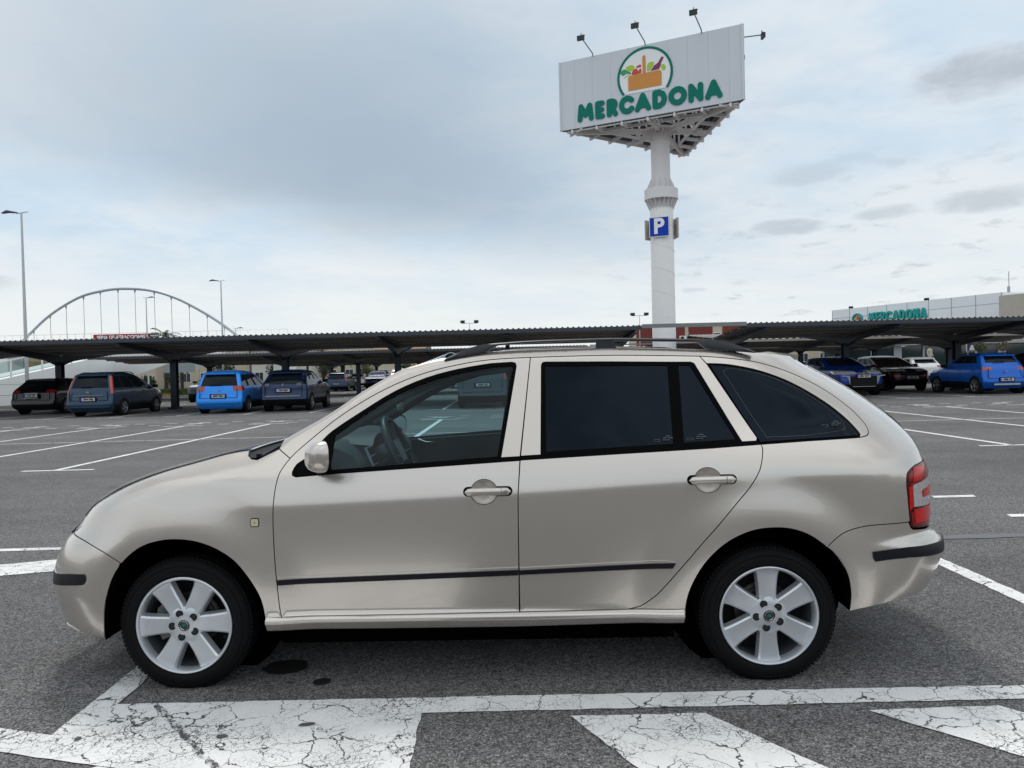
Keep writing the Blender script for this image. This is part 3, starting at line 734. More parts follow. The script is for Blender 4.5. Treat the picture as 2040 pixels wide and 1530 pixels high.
def panel(name, outlines, m, parent, holes=(), grid=.03, off=0.0, gap=.002, th=.006, side=1, extra=True, liner=None, step=.02):
    if isinstance(outlines[0][0], (int, float)): outlines = [outlines]
    V = []; F = []; N = []; MI = []
    for ol in outlines:
        ol = inset(dense(ol, step), gap); hs = [inset(dense(h, step), -gap) for h in holes]
        A = np.array(ol); x0, z0 = A.min(0); x1, z1 = A.max(0)
        gx = np.arange(x0, x1, grid); gz = np.arange(z0, z1, grid); G = np.array([(x + (grid / 2 if j % 2 else 0), z) for j, z in enumerate(gz) for x in gx])
        if extra: G = np.vstack([G, XTRA])
        G = G[inside(G, ol)]
        if len(G): G = G[bdist(G, ol) > .0045]
        for h in hs:
            if len(G): G = G[~inside(G, h)]; G = G[bdist(G, h) > .0045]
        vs = [Vector(p) for p in ol]; es = [(i, (i + 1) % len(ol)) for i in range(len(ol))]
        for h in hs:
            k = len(vs); vs += [Vector(p) for p in h]; es += [(k + i, k + (i + 1) % len(h)) for i in range(len(h))]
        vs += [Vector((float(a), float(b))) for a, b in G]
        ov, oe, of, _, _, _ = delaunay_2d_cdt(vs, es, [], 0, 1e-6)
        P = np.array([tuple(v) for v in ov]); T = [f for f in of if len(f) == 3]; cen = np.array([P[list(f)].mean(0) for f in T])
        keep = inside(cen, ol)
        for h in hs: keep &= ~inside(cen, h)
        T = [f if ((P[f[1]][0] - P[f[0]][0]) * (P[f[2]][1] - P[f[0]][1]) - (P[f[2]][0] - P[f[0]][0]) * (P[f[1]][1] - P[f[0]][1])) > 0 else (f[0], f[2], f[1]) for f, k in zip(T, keep) if k]
        k0 = len(V); nP = len(P); out = [lift(float(u), float(z), off, side) for u, z in P]
        V += [p for p, n in out]; N += [n for p, n in out]
        V += [p - n * th for p, n in out]; N += [-n for p, n in out]
        fl = side < 0
        cnt = {}
        for f in T:
            # in local axes X=-u so ccw in (u,z) is seen cw from +Y: normal check
            a, b, c = f
            F.append((k0 + a, k0 + b, k0 + c) if not fl else (k0 + a, k0 + c, k0 + b)); MI.append(0)
            F.append((k0 + nP + a, k0 + nP + c, k0 + nP + b) if not fl else (k0 + nP + a, k0 + nP + b, k0 + nP + c)); MI.append(1)
            for e_ in ((a, b), (b, c), (c, a)): cnt[e_] = 1
        for (a, b) in list(cnt):
            if (b, a) not in cnt:
                q = (k0 + b, k0 + a, k0 + nP + a, k0 + nP + b); F.append(q if not fl else q[::-1]); MI.append(2)
    me = bpy.data.meshes.new(name); me.from_pydata([tuple(v) for v in V], [], F)
    me.materials.append(m); me.materials.append(liner or LINER); me.materials.append(m)
    me.polygons.foreach_set('material_index', MI); me.polygons.foreach_set('use_smooth', [i != 2 for i in MI])
    ln = []
    for p, mi in zip(me.polygons, MI):
        for li in p.loop_indices:
            vi = me.loops[li].vertex_index
            ln.append(tuple(N[vi]) if mi != 2 else (0, 0, 0))
    me.normals_split_custom_set(ln); me.update()
    o = bpy.data.objects.new(name, me); COL.objects.link(o)
    if parent: o.parent = parent
    return o

HA = R(1.4)
hero = tag(empty('estate_car', (-1.40, 4.02, 0), PI - HA), 'champagne beige estate car with black roof rails and alloy wheels, side on in the foreground', 'car')
PAINT = paint('champagne_paint', (.562, .512, .462), .75, .25)
LINER = mat('liner_grey', (.045, .06, .065), .8); BLK = mat('trim_black', (.004, .005, .009), .42, spec=.22); BLKM = mat('trim_matt_black', (.008, .009, .012), .6, spec=.2)
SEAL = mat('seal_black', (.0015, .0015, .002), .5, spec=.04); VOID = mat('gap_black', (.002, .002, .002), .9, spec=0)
TINT = mat('tinted_glass', (.0006, .0016, .0042), .03, spec=.19, coat=0); TINT.node_tree.nodes['Principled BSDF'].inputs['Specular Tint'].default_value = (.62, .80, 1.0, 1)
CLR = glass('clear_tinted_glass', (.60, .78, .81), 0, .0)
CLI = bpy.data.materials.new('glass_inner_face'); CLI.use_nodes = True; _t = NT(CLI.node_tree); CLI.node_tree.nodes.clear(); _a = _t.n('ShaderNodeBsdfTransparent'); _o = _t.n('ShaderNodeOutputMaterial'); CLI.node_tree.links.new(_a.outputs[0], _o.inputs[0])
arch_f = [(-.330, .214), (-.320, .339), (-.303, .415), (-.27, .496), (-.219, .562), (-.148, .615), (-.065, .640), (.015, .644), (.095, .632), (.174, .601), (.246, .551), (.303, .48), (.346, .403), (.363, .336), (.371, .250)]
arch_r = [(2.788, .292), (2.793, .365), (2.779, .445), (2.74, .518), (2.695, .56), (2.625, .611), (2.549, .639), (2.471, .645), (2.394, .636), (2.316, .606), (2.251, .562), (2.192, .501), (2.146, .427), (2.119, .355), (2.105, .257)]
door_f = [(.463, .963), (.431, .914), (.418, .858), (.412, .801), (.408, .696), (.412, .571), (.419, .466), (.430, .333), (.436, .309)]
mid = [(1.499, 1.371), (1.4455, .953), (1.434, .80), (1.432, .667), (1.428, .311)]
door_r = [(1.876, .313), (1.931, .327), (1.979, .360), (2.012, .390), (2.109, .499), (2.187, .588), (2.241, .645), (2.336, .751), (2.392, .813), (2.436, .882), (2.456, .951), (2.456, .975), (2.442, 1.007), (2.267, 1.324), (2.24, 1.358)]
top = [(.463, .963), (.503, 1.004), (.631, 1.110), (.766, 1.198), (.903, 1.267), (1.042, 1.316), (1.181, 1.347), (1.321, 1.365), (1.499, 1.371), (1.816, 1.372), (2.035, 1.366), (2.24, 1.358)]
qtop = [(2.24, 1.358), (2.368, 1.346), (2.51, 1.322), (2.651, 1.273), (2.784, 1.2), (2.88, 1.12), (2.922, 1.065), (2.934, 1.030), (2.922, 1.006), (2.888, .998)]
fence = [(-.565, .660), (-.5, .722), (-.453, .761), (-.356, .812), (-.232, .869), (-.097, .916), (.046, .953), (.166, .983), (.258, .996)]
ws = [(.417, 1.041), (.486, 1.077), (.623, 1.153), (.759, 1.243), (.897, 1.319), (.968, 1.346), (1.109, 1.378)]
roofl = [(1.109, 1.379), (1.298, 1.401), (1.46, 1.407), (1.784, 1.409), (2.05, 1.400), (2.278, 1.388), (2.5, 1.371), (2.722, 1.352)]
bump_f = [(-.238, .550), (-.318, .594), (-.417, .625), (-.50, .636), (-.575, .638)]
bump_r = [(2.695, .560), (2.743, .601), (2.798, .626), (2.894, .641), (3.062, .641)]
archF = sm(arch_f); archR = sm(arch_r); doorF = sm(door_f, 3); doorR = sm(door_r[:-3], 3) + door_r[-3:]; topS = sm(top, 3); qtopS = sm(qtop, 4)
UFE = [(fUF(z) + .0005, z) for z in np.arange(.59, .205, -.03)]
def closest(line, p): return min(range(len(line)), key=lambda i: (line[i][0] - p[0]) ** 2 + (line[i][1] - p[1]) ** 2)
iF = closest(archF, (-.24, .549)); iR = closest(archR, (2.695, .560))
# front bumper
pf = sm(bump_f)[::-1]
front_b = pf + archF[:iF][::-1] + [(-.337, .226), (-.415, .236), (-.50, .236), (-.60, .222)] + [(fUF(z) + .0005, z) for z in np.arange(.215, .62, .03)] + [(fUF(.628) + .0005, .628)]
fend = sm(bump_f) + [(-.60, .645)] + sm(fence) + [(.269, .975), (.29, .962), (.317, .959), (.406, 1.002)] + doorF + [(.371, .310)] + archF[iF:][::-1]
w1 = [(.482, .909), (.497, .939), (.538, .968), (.589, 1.026), (.637, 1.073), (.769, 1.158), (.904, 1.237), (1.043, 1.293), (1.182, 1.327), (1.321, 1.348), (1.415, 1.352), (1.432, 1.348), (1.436, 1.335), (1.430, 1.300), (1.365, .951)]
w1b = [(1.444, .938), (.632, .898), (.5, .889), (.484, .896)]
w1t = sm(w1[:10], 3)[:-1] + w1[9:]
kmid = [mid[1]]
fd = topS[:closest(topS, (1.499, 1.371)) + 1] + [(1.4458, .954)] + w1t[::-1] + w1b[::-1] + [(1.4445, .938)] + mid[2:] + [(1.25, .3105), (.973, .309), (.6, .308)] + doorF[::-1][:-1]
iT = closest(topS, (1.499, 1.371))
w2 = [(1.533, .959), (1.546, 1.335), (1.552, 1.347), (1.566, 1.349), (1.85, 1.343), (2.113, 1.335), (2.198, 1.333), (2.212, 1.327), (2.376, .993)]
rd_up = topS[iT:] + [(2.267, 1.324), (2.442, 1.007), (2.437, .995)] + w2[::-1] + [(1.448, .9555)]
rd_lo = [(1.4460, .9395), (1.874, .957), (2.25, .971), (2.452, .981)] + doorR[::-1][3:] + [(1.747, .312), (1.60, .3115), (1.43, .311)] + mid[2:4][::-1]
w3 = [(2.267, 1.325), (2.364, 1.318), (2.501, 1.287), (2.634, 1.232), (2.761, 1.151), (2.839, 1.082), (2.878, 1.030), (2.887, 1.010), (2.879, .997), (2.65, .990), (2.444, .982), (2.440, .998)]
w3S = sm(w3[:8], 4)[:-1] + w3[7:]
qf = qtopS + w3S[:closest(w3S, (2.879, .997)) + 1][::-1]
URE = lambda z0, z1, st=.03: [(fUR(z) - .010, z) for z in np.arange(z0, z1, st if z1 > z0 else -st)]
light = [(3.12, .872), (3.091, .862), (3.070, .850), (3.060, .836), (3.056, .80), (3.058, .771), (3.064, .70), (3.071, .644), (3.076, .625), (3.090, .614), (3.19, .600)]
lightS = sm(light, 3)
body_o = [(.406, 1.002)] + sm(ws, 3) + sm(roofl, 3)[1:] + [(2.76, 1.335)] + URE(1.31, .886) + [(fUR(.884) - .010, .884), (3.20, .880)] + lightS[:closest(lightS, (3.071, .644)) + 1] \
    + sm(bump_r, 3)[::-1] + archR[iR:] + [(2.09, .314), (1.95, .3135), (1.876, .313)][:1] + [(1.91, .3135)] + doorR + [(2.24, 1.358)]
# below window and around quarter frame
body_o = [(.406, 1.002)] + sm(ws, 3) + sm(roofl, 3)[1:] + [(2.76, 1.335)] + URE(1.31, .886) + [(fUR(.884) - .010, .884), (3.20, .880)] + lightS[:closest(lightS, (3.071, .644)) + 1] \
    + sm(bump_r, 3)[::-1] + archR[iR:-1] + [(2.105, .315), (1.91, .3135)] + doorR[1:closest(doorR, (2.456, .975))] + [(2.452, .981), (2.65, .990), (2.879, .997)] + qtopS[::-1] + topS[::-1][1:]
sill = [(.371, .3125), (.436, .309), (.973, .309), (1.421, .311), (1.747, .312), (1.95, .3135), (2.107, .315), (2.106, .257), (1.42, .246), (.371, .250)]
rear_b = sm(bump_r, 3) + [(3.068, .632), (3.074, .618), (3.09, .606), (3.19, .592), (3.25, .588), (fUR(.584) - .010, .584)] + URE(.57, .34, .02) + [(3.25, .337), (3.126, .326), (3.042, .321), (2.95, .314), (2.886, .308), (2.788, .292)] + archR[:iR]
def sill_strip(sd):
    V = []; F = []; N = []; us_ = list(np.arange(.371, 2.106, .03)) + [2.106]; fr = [0, .03, .08, .14, .20, .27, .34, .42, .50, .60, .75, .9, 1.0]
    tp = [(.371, .3115), (.436, .3075), (.973, .3075), (1.421, .3095), (1.747, .3105), (1.95, .312), (2.107, .3135)]; bt = [(.371, .250), (1.42, .246), (2.106, .257)]
    for u_ in us_:
        a_, b_ = itp(tp, u_), itp(bt, u_)
        for f_ in fr: p_, n_ = lift(float(u_), a_ + (b_ - a_) * f_, 0, sd); V.append(p_); N.append(n_)
        V.append(V[-1] + Vector((0, -sd * .03, 0))); N.append(Vector((0, 0, -1)))
        V.append(V[-len(fr) - 1] + Vector((0, -sd * .02, .001))); N.append(Vector((0, 0, 1)))
    m_ = len(fr)
    for i in range(len(us_) - 1):
        for j in range(m_): q = (i * (m_ + 2) + j, i * (m_ + 2) + j + 1, (i + 1) * (m_ + 2) + j + 1, (i + 1) * (m_ + 2) + j); F.append(q if sd < 0 else q[::-1])
        q = (i * (m_ + 2) + m_ + 1, i * (m_ + 2), (i + 1) * (m_ + 2), (i + 1) * (m_ + 2) + m_ + 1); F.append(q if sd < 0 else q[::-1])
    b_ = MB(); b_.add(V, F); o_ = b_.build('sill', PAINT, hero, smooth=60); return o_
def ell(cu, cz, a, b_, n=36): return [(cu + a * math.cos(2 * PI * k / n), cz + b_ * math.sin(2 * PI * k / n)) for k in range(n)]
D1 = ell(1.293, .8145, .0555, .0505); D2 = ell(2.219, .843, .0555, .0505)
for sd in (1, -1):
    part = lambda nm, ol, m=PAINT, **k: panel(nm, ol, m, hero, side=sd, **k)
    part('front_bumper', front_b); part('front_wing', fend); fdo = part('front_door', fd, holes=[D1]); rdo = part('rear_door', [rd_up, rd_lo], holes=[D2])
    part('side_body', body_o); part('quarter_frame', qf, grid=.02); sill_strip(sd); part('rear_bumper', rear_b)
    # black seals and glass
    w1full = w1t + w1b; g1 = sm([(.645, 1.058), (.77, 1.145), (.905, 1.224), (1.043, 1.279), (1.182, 1.314), (1.321, 1.335), (1.412, 1.340)], 3) + [(1.424, 1.336), (1.4225, 1.320), (1.355, .962), (1.35, .953), (.642, .911), (.637, .92)]
    w1ext = [(.475, .905)] + w1t[1:-1] + [(1.365, .951), (1.447, .955), (1.4445, .937)] + w1b[1:]
    part('door_seal', w1ext, SEAL, holes=[g1], gap=-.004, off=-.003, th=.004, grid=.04, extra=False)
    part('front_door_glass', g1, CLR, gap=-.003, off=-.007, th=.003, grid=.05, extra=False, liner=CLI)
    w2ext = [(1.4455, .9385), (1.448, .956)] + w2 + [(2.440, .996), (2.454, .981), (2.25, .971), (1.874, .957)]
    g2 = [(1.552, .968), (1.560, 1.336), (2.100, 1.3255), (2.093, .990)]; g2b = [(2.140, 1.3245), (2.196, 1.3235), (2.360, 1.002), (2.130, .9925)]
    part('rear_door_seal', w2ext, SEAL, holes=[g2, g2b], gap=-.004, off=-.003, th=.004, grid=.04, extra=False)
    part('rear_door_glass', g2, TINT, gap=-.003, off=-.006, th=.003, grid=.05, extra=False, liner=TINT)
    part('vent_glass', g2b, TINT, gap=-.003, off=-.006, th=.003, grid=.05, extra=False, liner=TINT)
    part('quarter_seal', [(2.244, 1.352)] + w3S[1:], SEAL, gap=-.003, off=-.004, th=.004, grid=.04, extra=False)
    g3 = [(2.285, 1.3125)] + [(a, b) for a, b in inset(w3S, .008)]; 
    part('quarter_glass', inset(w3S, .009), TINT, gap=0, off=.0005, th=.002, grid=.04, extra=False, liner=TINT)
    # strips
    part('bumper_strip', sm([(-.410, .497), (-.50, .488), (-.593, .473), (-.69, .458), (-.76, .450)], 3)[:-1] + [(fUF(.446) + .004, .446), (fUF(.40) + .004, .400)] + [(-.69, .406), (-.598, .424), (-.50, .440), (-.418, .452), (-.406, .462), (-.401, .476), (-.404, .490)], BLK, off=.004, th=.012, gap=0)
    part('bumper_strip', [(2.888, .533), (2.97, .539), (3.049, .542), (3.2, .537), (3.30, .528), (fUR(.522) - .004, .522), (fUR(.476) - .004, .476), (3.30, .482), (3.2, .490), (3.047, .500), (2.97, .498), (2.898, .493), (2.890, .505)], BLK, off=.006, th=.014, gap=0)
    part('door_strip', [(.423, .466), (.95, .479), (1.4275, .490), (1.4265, .468), (.95, .457), (.423, .4445)], BLK, off=.010, th=.014, gap=0)
    part('door_strip', [(1.434, .488), (1.8, .5005), (2.077, .508), (2.063, .486), (1.8, .480), (1.433, .4695)], BLK, off=.010, th=.014, gap=0)
    part('crease_lip', [(.423, .476), (.95, .489), (1.4275, .500), (1.4265, .490), (.95, .479), (.423, .466)], off=.0055, th=.008, gap=0)
    part('crease_lip', [(1.434, .498), (1.8, .5105), (2.040, .518), (2.077, .508), (1.8, .5005), (1.433, .488)], off=.0055, th=.008, gap=0)
    part('bumper_lip', [(-.47, .240), (-.53, .246), (-.60, .236)] + [(fUF(.232) + .003, .232), (fUF(.218) + .003, .218)] + [(-.60, .222), (-.53, .234), (-.47, .238)], off=.003, th=.006, gap=0)
    # lamps
    RED = mat('tail_red', (.20, .0015, .002), .2, coat=.35, spec=.2, var=.25, vscale=50); RED2 = mat('tail_red_bright', (.52, .006, .003), .2, coat=.35, spec=.2, var=.3, vscale=70); RDK = mat('tail_rim_dark', (.045, .001, .002), .2, coat=.35, spec=.2)
    TW = mat('tail_clear', (.42, .37, .37), .12, coat=1.0, var=.35, vscale=60)
    lo = [(3.232, .882)] + lightS + [(3.25, .594), (3.320, .590)] + URE(.60, .87) + [(fUR(.878) - .010, .878)]
    tl = part('tail_lamp', lo, RDK, gap=.001, off=.001, th=.02)
    li = inset(lo, .009)
    for nm, z0, z1, mm in (('reflector', .805, .9, RED), ('reflector', .58, .698, RED)):
        pp = [p for p in li if z0 <= p[1] <= z1]
        if len(pp) > 3: part(nm, pp, mm, gap=0, off=.003, th=.004, grid=.02)
    part('reflector', [(3.070, .80), (3.09, .806), (3.232, .826), (3.315, .836), (3.315, .796), (3.24, .79), (3.078, .785)], RED, gap=0, off=.0035, th=.004)
    part('reflector', [(3.066, .785), (3.084, .795), (3.086, .702), (3.068, .69)], RED2, gap=0, off=.0035, th=.004)
    part('reflector', [(3.09, .69), (3.315, .69), (3.31, .625), (3.10, .632)], RED2, gap=0, off=.0045, th=.003, grid=.02)
    part('reflector', [(3.10, .862), (3.14, .868), (3.19, .85), (3.14, .812), (3.09, .808)], RED2, gap=0, off=.0045, th=.003, grid=.02)
    part('reverse_lens', [(3.088, .794), (3.225, .812), (3.320, .822), (3.322, .776), (3.235, .776), (3.150, .768), (3.142, .756), (3.146, .738), (3.155, .733), (3.235, .728), (3.322, .728), (3.322, .698), (3.235, .694), (3.092, .702)], TW, gap=0, off=.0045, th=.005, grid=.02)
    part('reflector', [(3.152, .764), (3.235, .771), (3.320, .771), (3.320, .732), (3.235, .732), (3.152, .738)], RED2, gap=0, off=.005, th=.004, grid=.02)
    part('headlamp', [(-.60, .650), (-.575, .662), (-.535, .696), (-.49, .715), (-.50, .675), (-.54, .648)], mat('headlamp_clear', (.55, .57, .6), .08, .3, coat=1), off=.002, gap=0, th=.01)
    # under-shell that closes the shut lines with black
    us = [(fUF(.58) + .03, .58)] + [(-.56, .625)] + [(a, b - .02) for a, b in sm(fence)[8:]] + [(.40, .98)] + [(a + .02, b - .025) for a, b in ws] + [(a, b - .03) for a, b in roofl] + [(2.76, 1.29)] + [(fUR(z) - .05, z) for z in np.arange(1.26, .34, -.05)] + [(3.1, .345), (2.81, .315)] + [(a if abs(a - 2.462) > .33 else a, b + .012) for a, b in archR] + [(2.09, .27), (.39, .265)] + [(a, b + .012) for a, b in archF[::-1]] + [(-.36, .235), (-.66, .22)] + [(fUF(z) + .03, z) for z in np.arange(.25, .58, .05)]
    wins = [[(.50, .925), (.64, 1.06), (.905, 1.22), (1.182, 1.31), (1.41, 1.338), (1.35, .957), (.63, .912)], [(1.56, .98), (1.566, 1.33), (2.19, 1.318), (2.36, .995)], [(2.29, 1.30), (2.5, 1.27), (2.75, 1.14), (2.86, 1.01), (2.46, .99)]]
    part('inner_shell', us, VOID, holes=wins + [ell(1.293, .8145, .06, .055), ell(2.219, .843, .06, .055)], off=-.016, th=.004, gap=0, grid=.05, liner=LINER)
    # arch lips and wheel wells
    for ar, cu in ((archF, 0.0), (archR, 2.462)):
        b = MB(); vs = []; n = len(ar)
        for (u, z) in ar:
            y = W(u, z); r = math.hypot(u - cu, z - .27)
            for yy, k in ((y - .004, 1.0), (y - .03, 1.0), (y - .06, 1.01), (.52, 1.02)):
                vs.append((-(cu + (u - cu) * k), sd * yy, .27 + (z - .27) * k))
        fs = []
        for i in range(n - 1):
            for j in range(3):
                q = (i * 4 + j, i * 4 + j + 1, (i + 1) * 4 + j + 1, (i + 1) * 4 + j); fs.append(q)
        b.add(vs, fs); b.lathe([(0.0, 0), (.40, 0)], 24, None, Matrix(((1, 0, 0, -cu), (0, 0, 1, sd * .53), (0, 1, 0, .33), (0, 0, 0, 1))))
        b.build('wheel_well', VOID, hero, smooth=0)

# ---- hood, cowl, windscreen, roof, tail as crosswise grids
def cross(name, rows, m, nt=25, th=.004, normals=True, liner=None):
    """rows: (side_point(u,y,z), centre_point(u,z), power) -> grid from -y to +y"""
    V = []; F = []; nr = len(rows)
    for (su, sy, sz), (cu, cz), pw in rows:
        for i in range(nt):
            t = -1 + 2 * i / (nt - 1); t = math.copysign(abs(t) ** .85, t); V.append((-(cu + (su - cu) * abs(t) ** 2.2), sy * t, cz + (sz - cz) * abs(t) ** pw))
    for r in range(nr - 1):
        for i in range(nt - 1): F.append((r * nt + i, r * nt + i + 1, (r + 1) * nt + i + 1, (r + 1) * nt + i))
    me = bpy.data.meshes.new(name); me.from_pydata(V, [], F); me.materials.append(m); me.materials.append(liner or LINER)
    me.polygons.foreach_set('use_smooth', [True] * len(F)); me.update()
    o = bpy.data.objects.new(name, me); COL.objects.link(o); o.parent = hero
    if me.polygons[0].normal.z < 0 or (me.polygons[0].normal.z == 0): me.flip_normals()
    so_ = o.modifiers.new('thick', 'SOLIDIFY'); so_.thickness = th; so_.offset = -1; so_.material_offset = 1; so_.material_offset_rim = 0
    return o
fenS = sm(fence, 3)
hc = mono([(-.9, .60), (-.68, .668), (-.60, .757), (-.47, .827), (-.28, .887), (0, .948), (.15, .975), (.30, .995)])
rows = []
for i, (u, z) in enumerate(fenS):
    t = i / (len(fenS) - 1); cu = -.675 + (.165 + .675) * t ** 1.05
    y = W(u + .002, z - .0015) - .003
    rows.append(((u + .001, y, z + .000), (cu, hc(cu)), 3.4))
cross('bonnet', rows, PAINT, 41)
for sd in (1, -1):
    b = MB(); b.tube([(-u_, sd * (W(u_ + .002, z_ - .0015) - .0005), z_ + .0008) for u_, z_ in fenS], .0017, 5); b.build('bonnet_gap', VOID, hero, smooth=0)
ys0 = rows[0][0][1]; cross('grille', [((-.605, W(-.60, .625) - .004, .630), (fUF(.62) + .012, .624), 2.6), ((-.59, (W(-.59, .64) + ys0) / 2 - .004, .645), (-.70, .648), 2.6), ((-.566, ys0, .658), (-.672, .666), 2.6)], BLKM, 31)
# cowl (black) between bonnet, windscreen and wings
rows = [((.262, W(.262, .99) - .004, .985), (.160, .970), 2.6), ((.285, .715, .955), (.19, .950), 2.6), ((.33, .715, .945), (.25, .955), 2.4), ((.395, .70, .985), (.30, .985), 2.4)]
cross('cowl', rows, BLKM, 31)
wsS = sm(ws, 3)
def wsrow(k, dz=-.004):
    u, z = wsS[k]; t = k / (len(wsS) - 1); y = W(u + .004, z - .003) - .003
    cu = .27 + (1.10 - .27) * t; cz = .985 + (1.415 - .985) * (math.sin(t * PI / 2) * .25 + t * .75)
    return ((u + .002, y, z + dz), (cu, cz), 2.4)
cross('windscreen', [wsrow(k) for k in range(len(wsS))], CLR, 31, th=.004, liner=CLI)
cross('screen_frit', [wsrow(k, -.012) for k in (0, 1, 2)], SEAL, 31)
rl = sm(roofl, 3); rows = []
for u, z in rl:
    y = W(u, z - .004) - .002; rows.append(((u, y, z - .002), (u + .0, z + .010 * (1 - ((u - 1.9) / 1.6) ** 2)), 2.4))
rf_o = cross('roof', rows, PAINT, 31)
# tail: painted gate, rear screen, spoiler
def uin(y, z):
    lo, hi = fUR(z) - .45, fUR(z)
    for _ in range(30):
        m_ = (lo + hi) / 2
        if W(m_, z) > y: lo = m_
        else: hi = m_
    return lo
def tail(name, z0, z1, yh, m, off=.0, nz=14, th=.006):
    V = []; F = []; ny = 21
    for i in range(nz):
        z = z0 + (z1 - z0) * i / (nz - 1)
        for j in range(ny):
            y = yh * (-1 + 2 * j / (ny - 1)); V.append((-uin(max(abs(y), .004), z) - off, y, z))
    for i in range(nz - 1):
        for j in range(ny - 1): F.append((i * ny + j, i * ny + j + 1, (i + 1) * ny + j + 1, (i + 1) * ny + j))
    b = MB(); b.add(V, F); o = b.build(name, m, hero); s_ = o.modifiers.new('thick', 'SOLIDIFY'); s_.thickness = th
    return o
tail('tailgate', .60, 1.30, .30, PAINT, -.001); tail('rear_screen', 1.0, 1.29, .30, TINT, .004); tail('rear_bumper', .36, .588, .30, PAINT, -.001)
vs = [(-2.60, -.40, 1.374), (-2.60, .40, 1.374), (-2.785, .27, 1.356), (-2.785, -.27, 1.356), (-2.60, -.40, 1.34), (-2.60, .40, 1.34), (-2.775, .27, 1.335), (-2.775, -.27, 1.335)]
b = MB(); b.add(vs, [(0, 1, 2, 3), (7, 6, 5, 4), (0, 4, 5, 1), (1, 5, 6, 2), (2, 6, 7, 3), (3, 7, 4, 0)]); b.build('roof_spoiler', PAINT, hero, smooth=20)
tailp = mat('plate_white', (.70, .70, .70), .4)
b = MB(); b.box((-3.335, 0, .74), (.004, .26, .055)); b.build('number_plate', tailp, hero, smooth=0)
b = MB(); b.box((-1.23, 0, .18), (.88, .56, .07)); b.box((-1.05, 0, .235), (1.5, .44, .05)); b.box((.55, 0, .45), (.02, .42, .20)); b.build('underbody', VOID, hero, smooth=0)  # low black pan, shaped to deepen the shade under the car
b = MB(); b.box((.735, 0, .50), (.01, .32, .045)); b.box((.765, 0, .33), (.01, .36, .05)); b.build('grille', BLKM, hero, smooth=0)

# ---- roof rails
RAIL = mat('rail_black', (.012, .014, .020), .42)
rail = [(1.118, .578, 1.374), (1.185, .572, 1.404), (1.255, .568, 1.427), (1.325, .565, 1.437), (1.50, .56, 1.4465), (1.784, .557, 1.449), (1.91, .557, 1.448), (2.238, .56, 1.435), (2.31, .562, 1.429), (2.38, .565, 1.413), (2.45, .568, 1.388), (2.486, .572, 1.372)]
under = [(1.118, 1.366), (1.30, 1.392), (1.312, 1.407), (1.355, 1.427), (1.53, 1.4355), (1.787, 1.4375), (1.857, 1.434), (2.236, 1.421), (2.262, 1.414), (2.275, 1.385), (2.486, 1.366)]
for sd in (1, -1):
    b = MB(); rs = sm([(a, c) for a, _, c in rail], 4); ys = [itp([(a, q) for a, q, _ in rail], a) for a, _ in rs]
    ringv = []
    n = len(rs)
    for (u, zt_), y in zip(rs, ys):
        zb_ = itp(under, u) if not (1.30 < u < 2.27) else itp(under, u)
        zb_ = min(zb_, zt_ - .006)
        for dy_, f in ((-.016, .1), (-.018, .6), (-.010, 1), (.010, 1), (.018, .6), (.016, .1)): ringv.append((-u, sd * (y + dy_), zb_ + (zt_ - zb_) * f))
    fs = [(i * 6 + k, i * 6 + (k + 1) % 6, (i + 1) * 6 + (k + 1) % 6, (i + 1) * 6 + k) for i in range(n - 1) for k in range(6)] + [tuple(range(6)), tuple(range((n - 1) * 6, n * 6))]
    b.add(ringv, fs)
    M = Matrix(((-1, 0, 0, 0), (0, 0, sd, 0), (0, 1, 0, 0), (0, 0, 0, 1)))
    b.prism([(1.790, 1.44), (1.860, 1.44), (1.862, 1.428), (1.885, 1.398), (1.788, 1.398), (1.792, 1.428)], .545, .572, None, M)
    rr = b.build('roof_rail', RAIL, hero, smooth=45)
# ---- mirrors
for sd in (1, -1):
    M0 = Matrix.Translation((-.628, sd * .92, .985)) @ Matrix.Rotation(sd * R(36), 4, 'Z')
    b = MB(); V = []; F = []; nu, nv = 20, 12
    for i in range(nu + 1):
        # from mirror face (rear, u larger) to rounded front
        t = i / nu; a = t * PI / 2; xx = .026 - .066 * math.sin(a); s = math.cos(a) ** .62 if t < 1 else 0
        for k in range(nv * 2):
            q = 2 * PI * k / (nv * 2); cy = math.copysign(abs(math.cos(q)) ** .7, math.cos(q)); cz = math.copysign(abs(math.sin(q)) ** .7, math.sin(q))
            V.append((-xx, .068 * s * cy, (.064 * s * cz) + .006 * cy * sd))
    nk = nv * 2
    for i in range(nu):
        for k in range(nk): F.append((i * nk + k, i * nk + (k + 1) % nk, (i + 1) * nk + (k + 1) % nk, (i + 1) * nk + k))
    b.add(V, F, None, M0); mo = b.build('mirror_housing', PAINT, hero, smooth=60)
    b = MB(); b.prism([(.065 * math.copysign(abs(math.cos(a)) ** .7, math.cos(a)), .058 * math.copysign(abs(math.sin(a)) ** .7, math.sin(a))) for a in [2 * PI * k / 24 for k in range(24)]], -.002, .0, None, M0 @ Matrix(((0, 0, -1, -.024), (1, 0, 0, 0), (0, 1, 0, 0), (0, 0, 0, 1))))
    b.build('mirror_glass', mat('mirror_silver', (.8, .85, .88), .02, 1.0), mo)
    b = MB(); b.tube([(-.60, sd * .775, .93), (-.63, sd * .84, .942), (-.655, sd * .90, .955)], [.035, .025, .02], 10); b.build('mirror_arm', BLKM, mo)
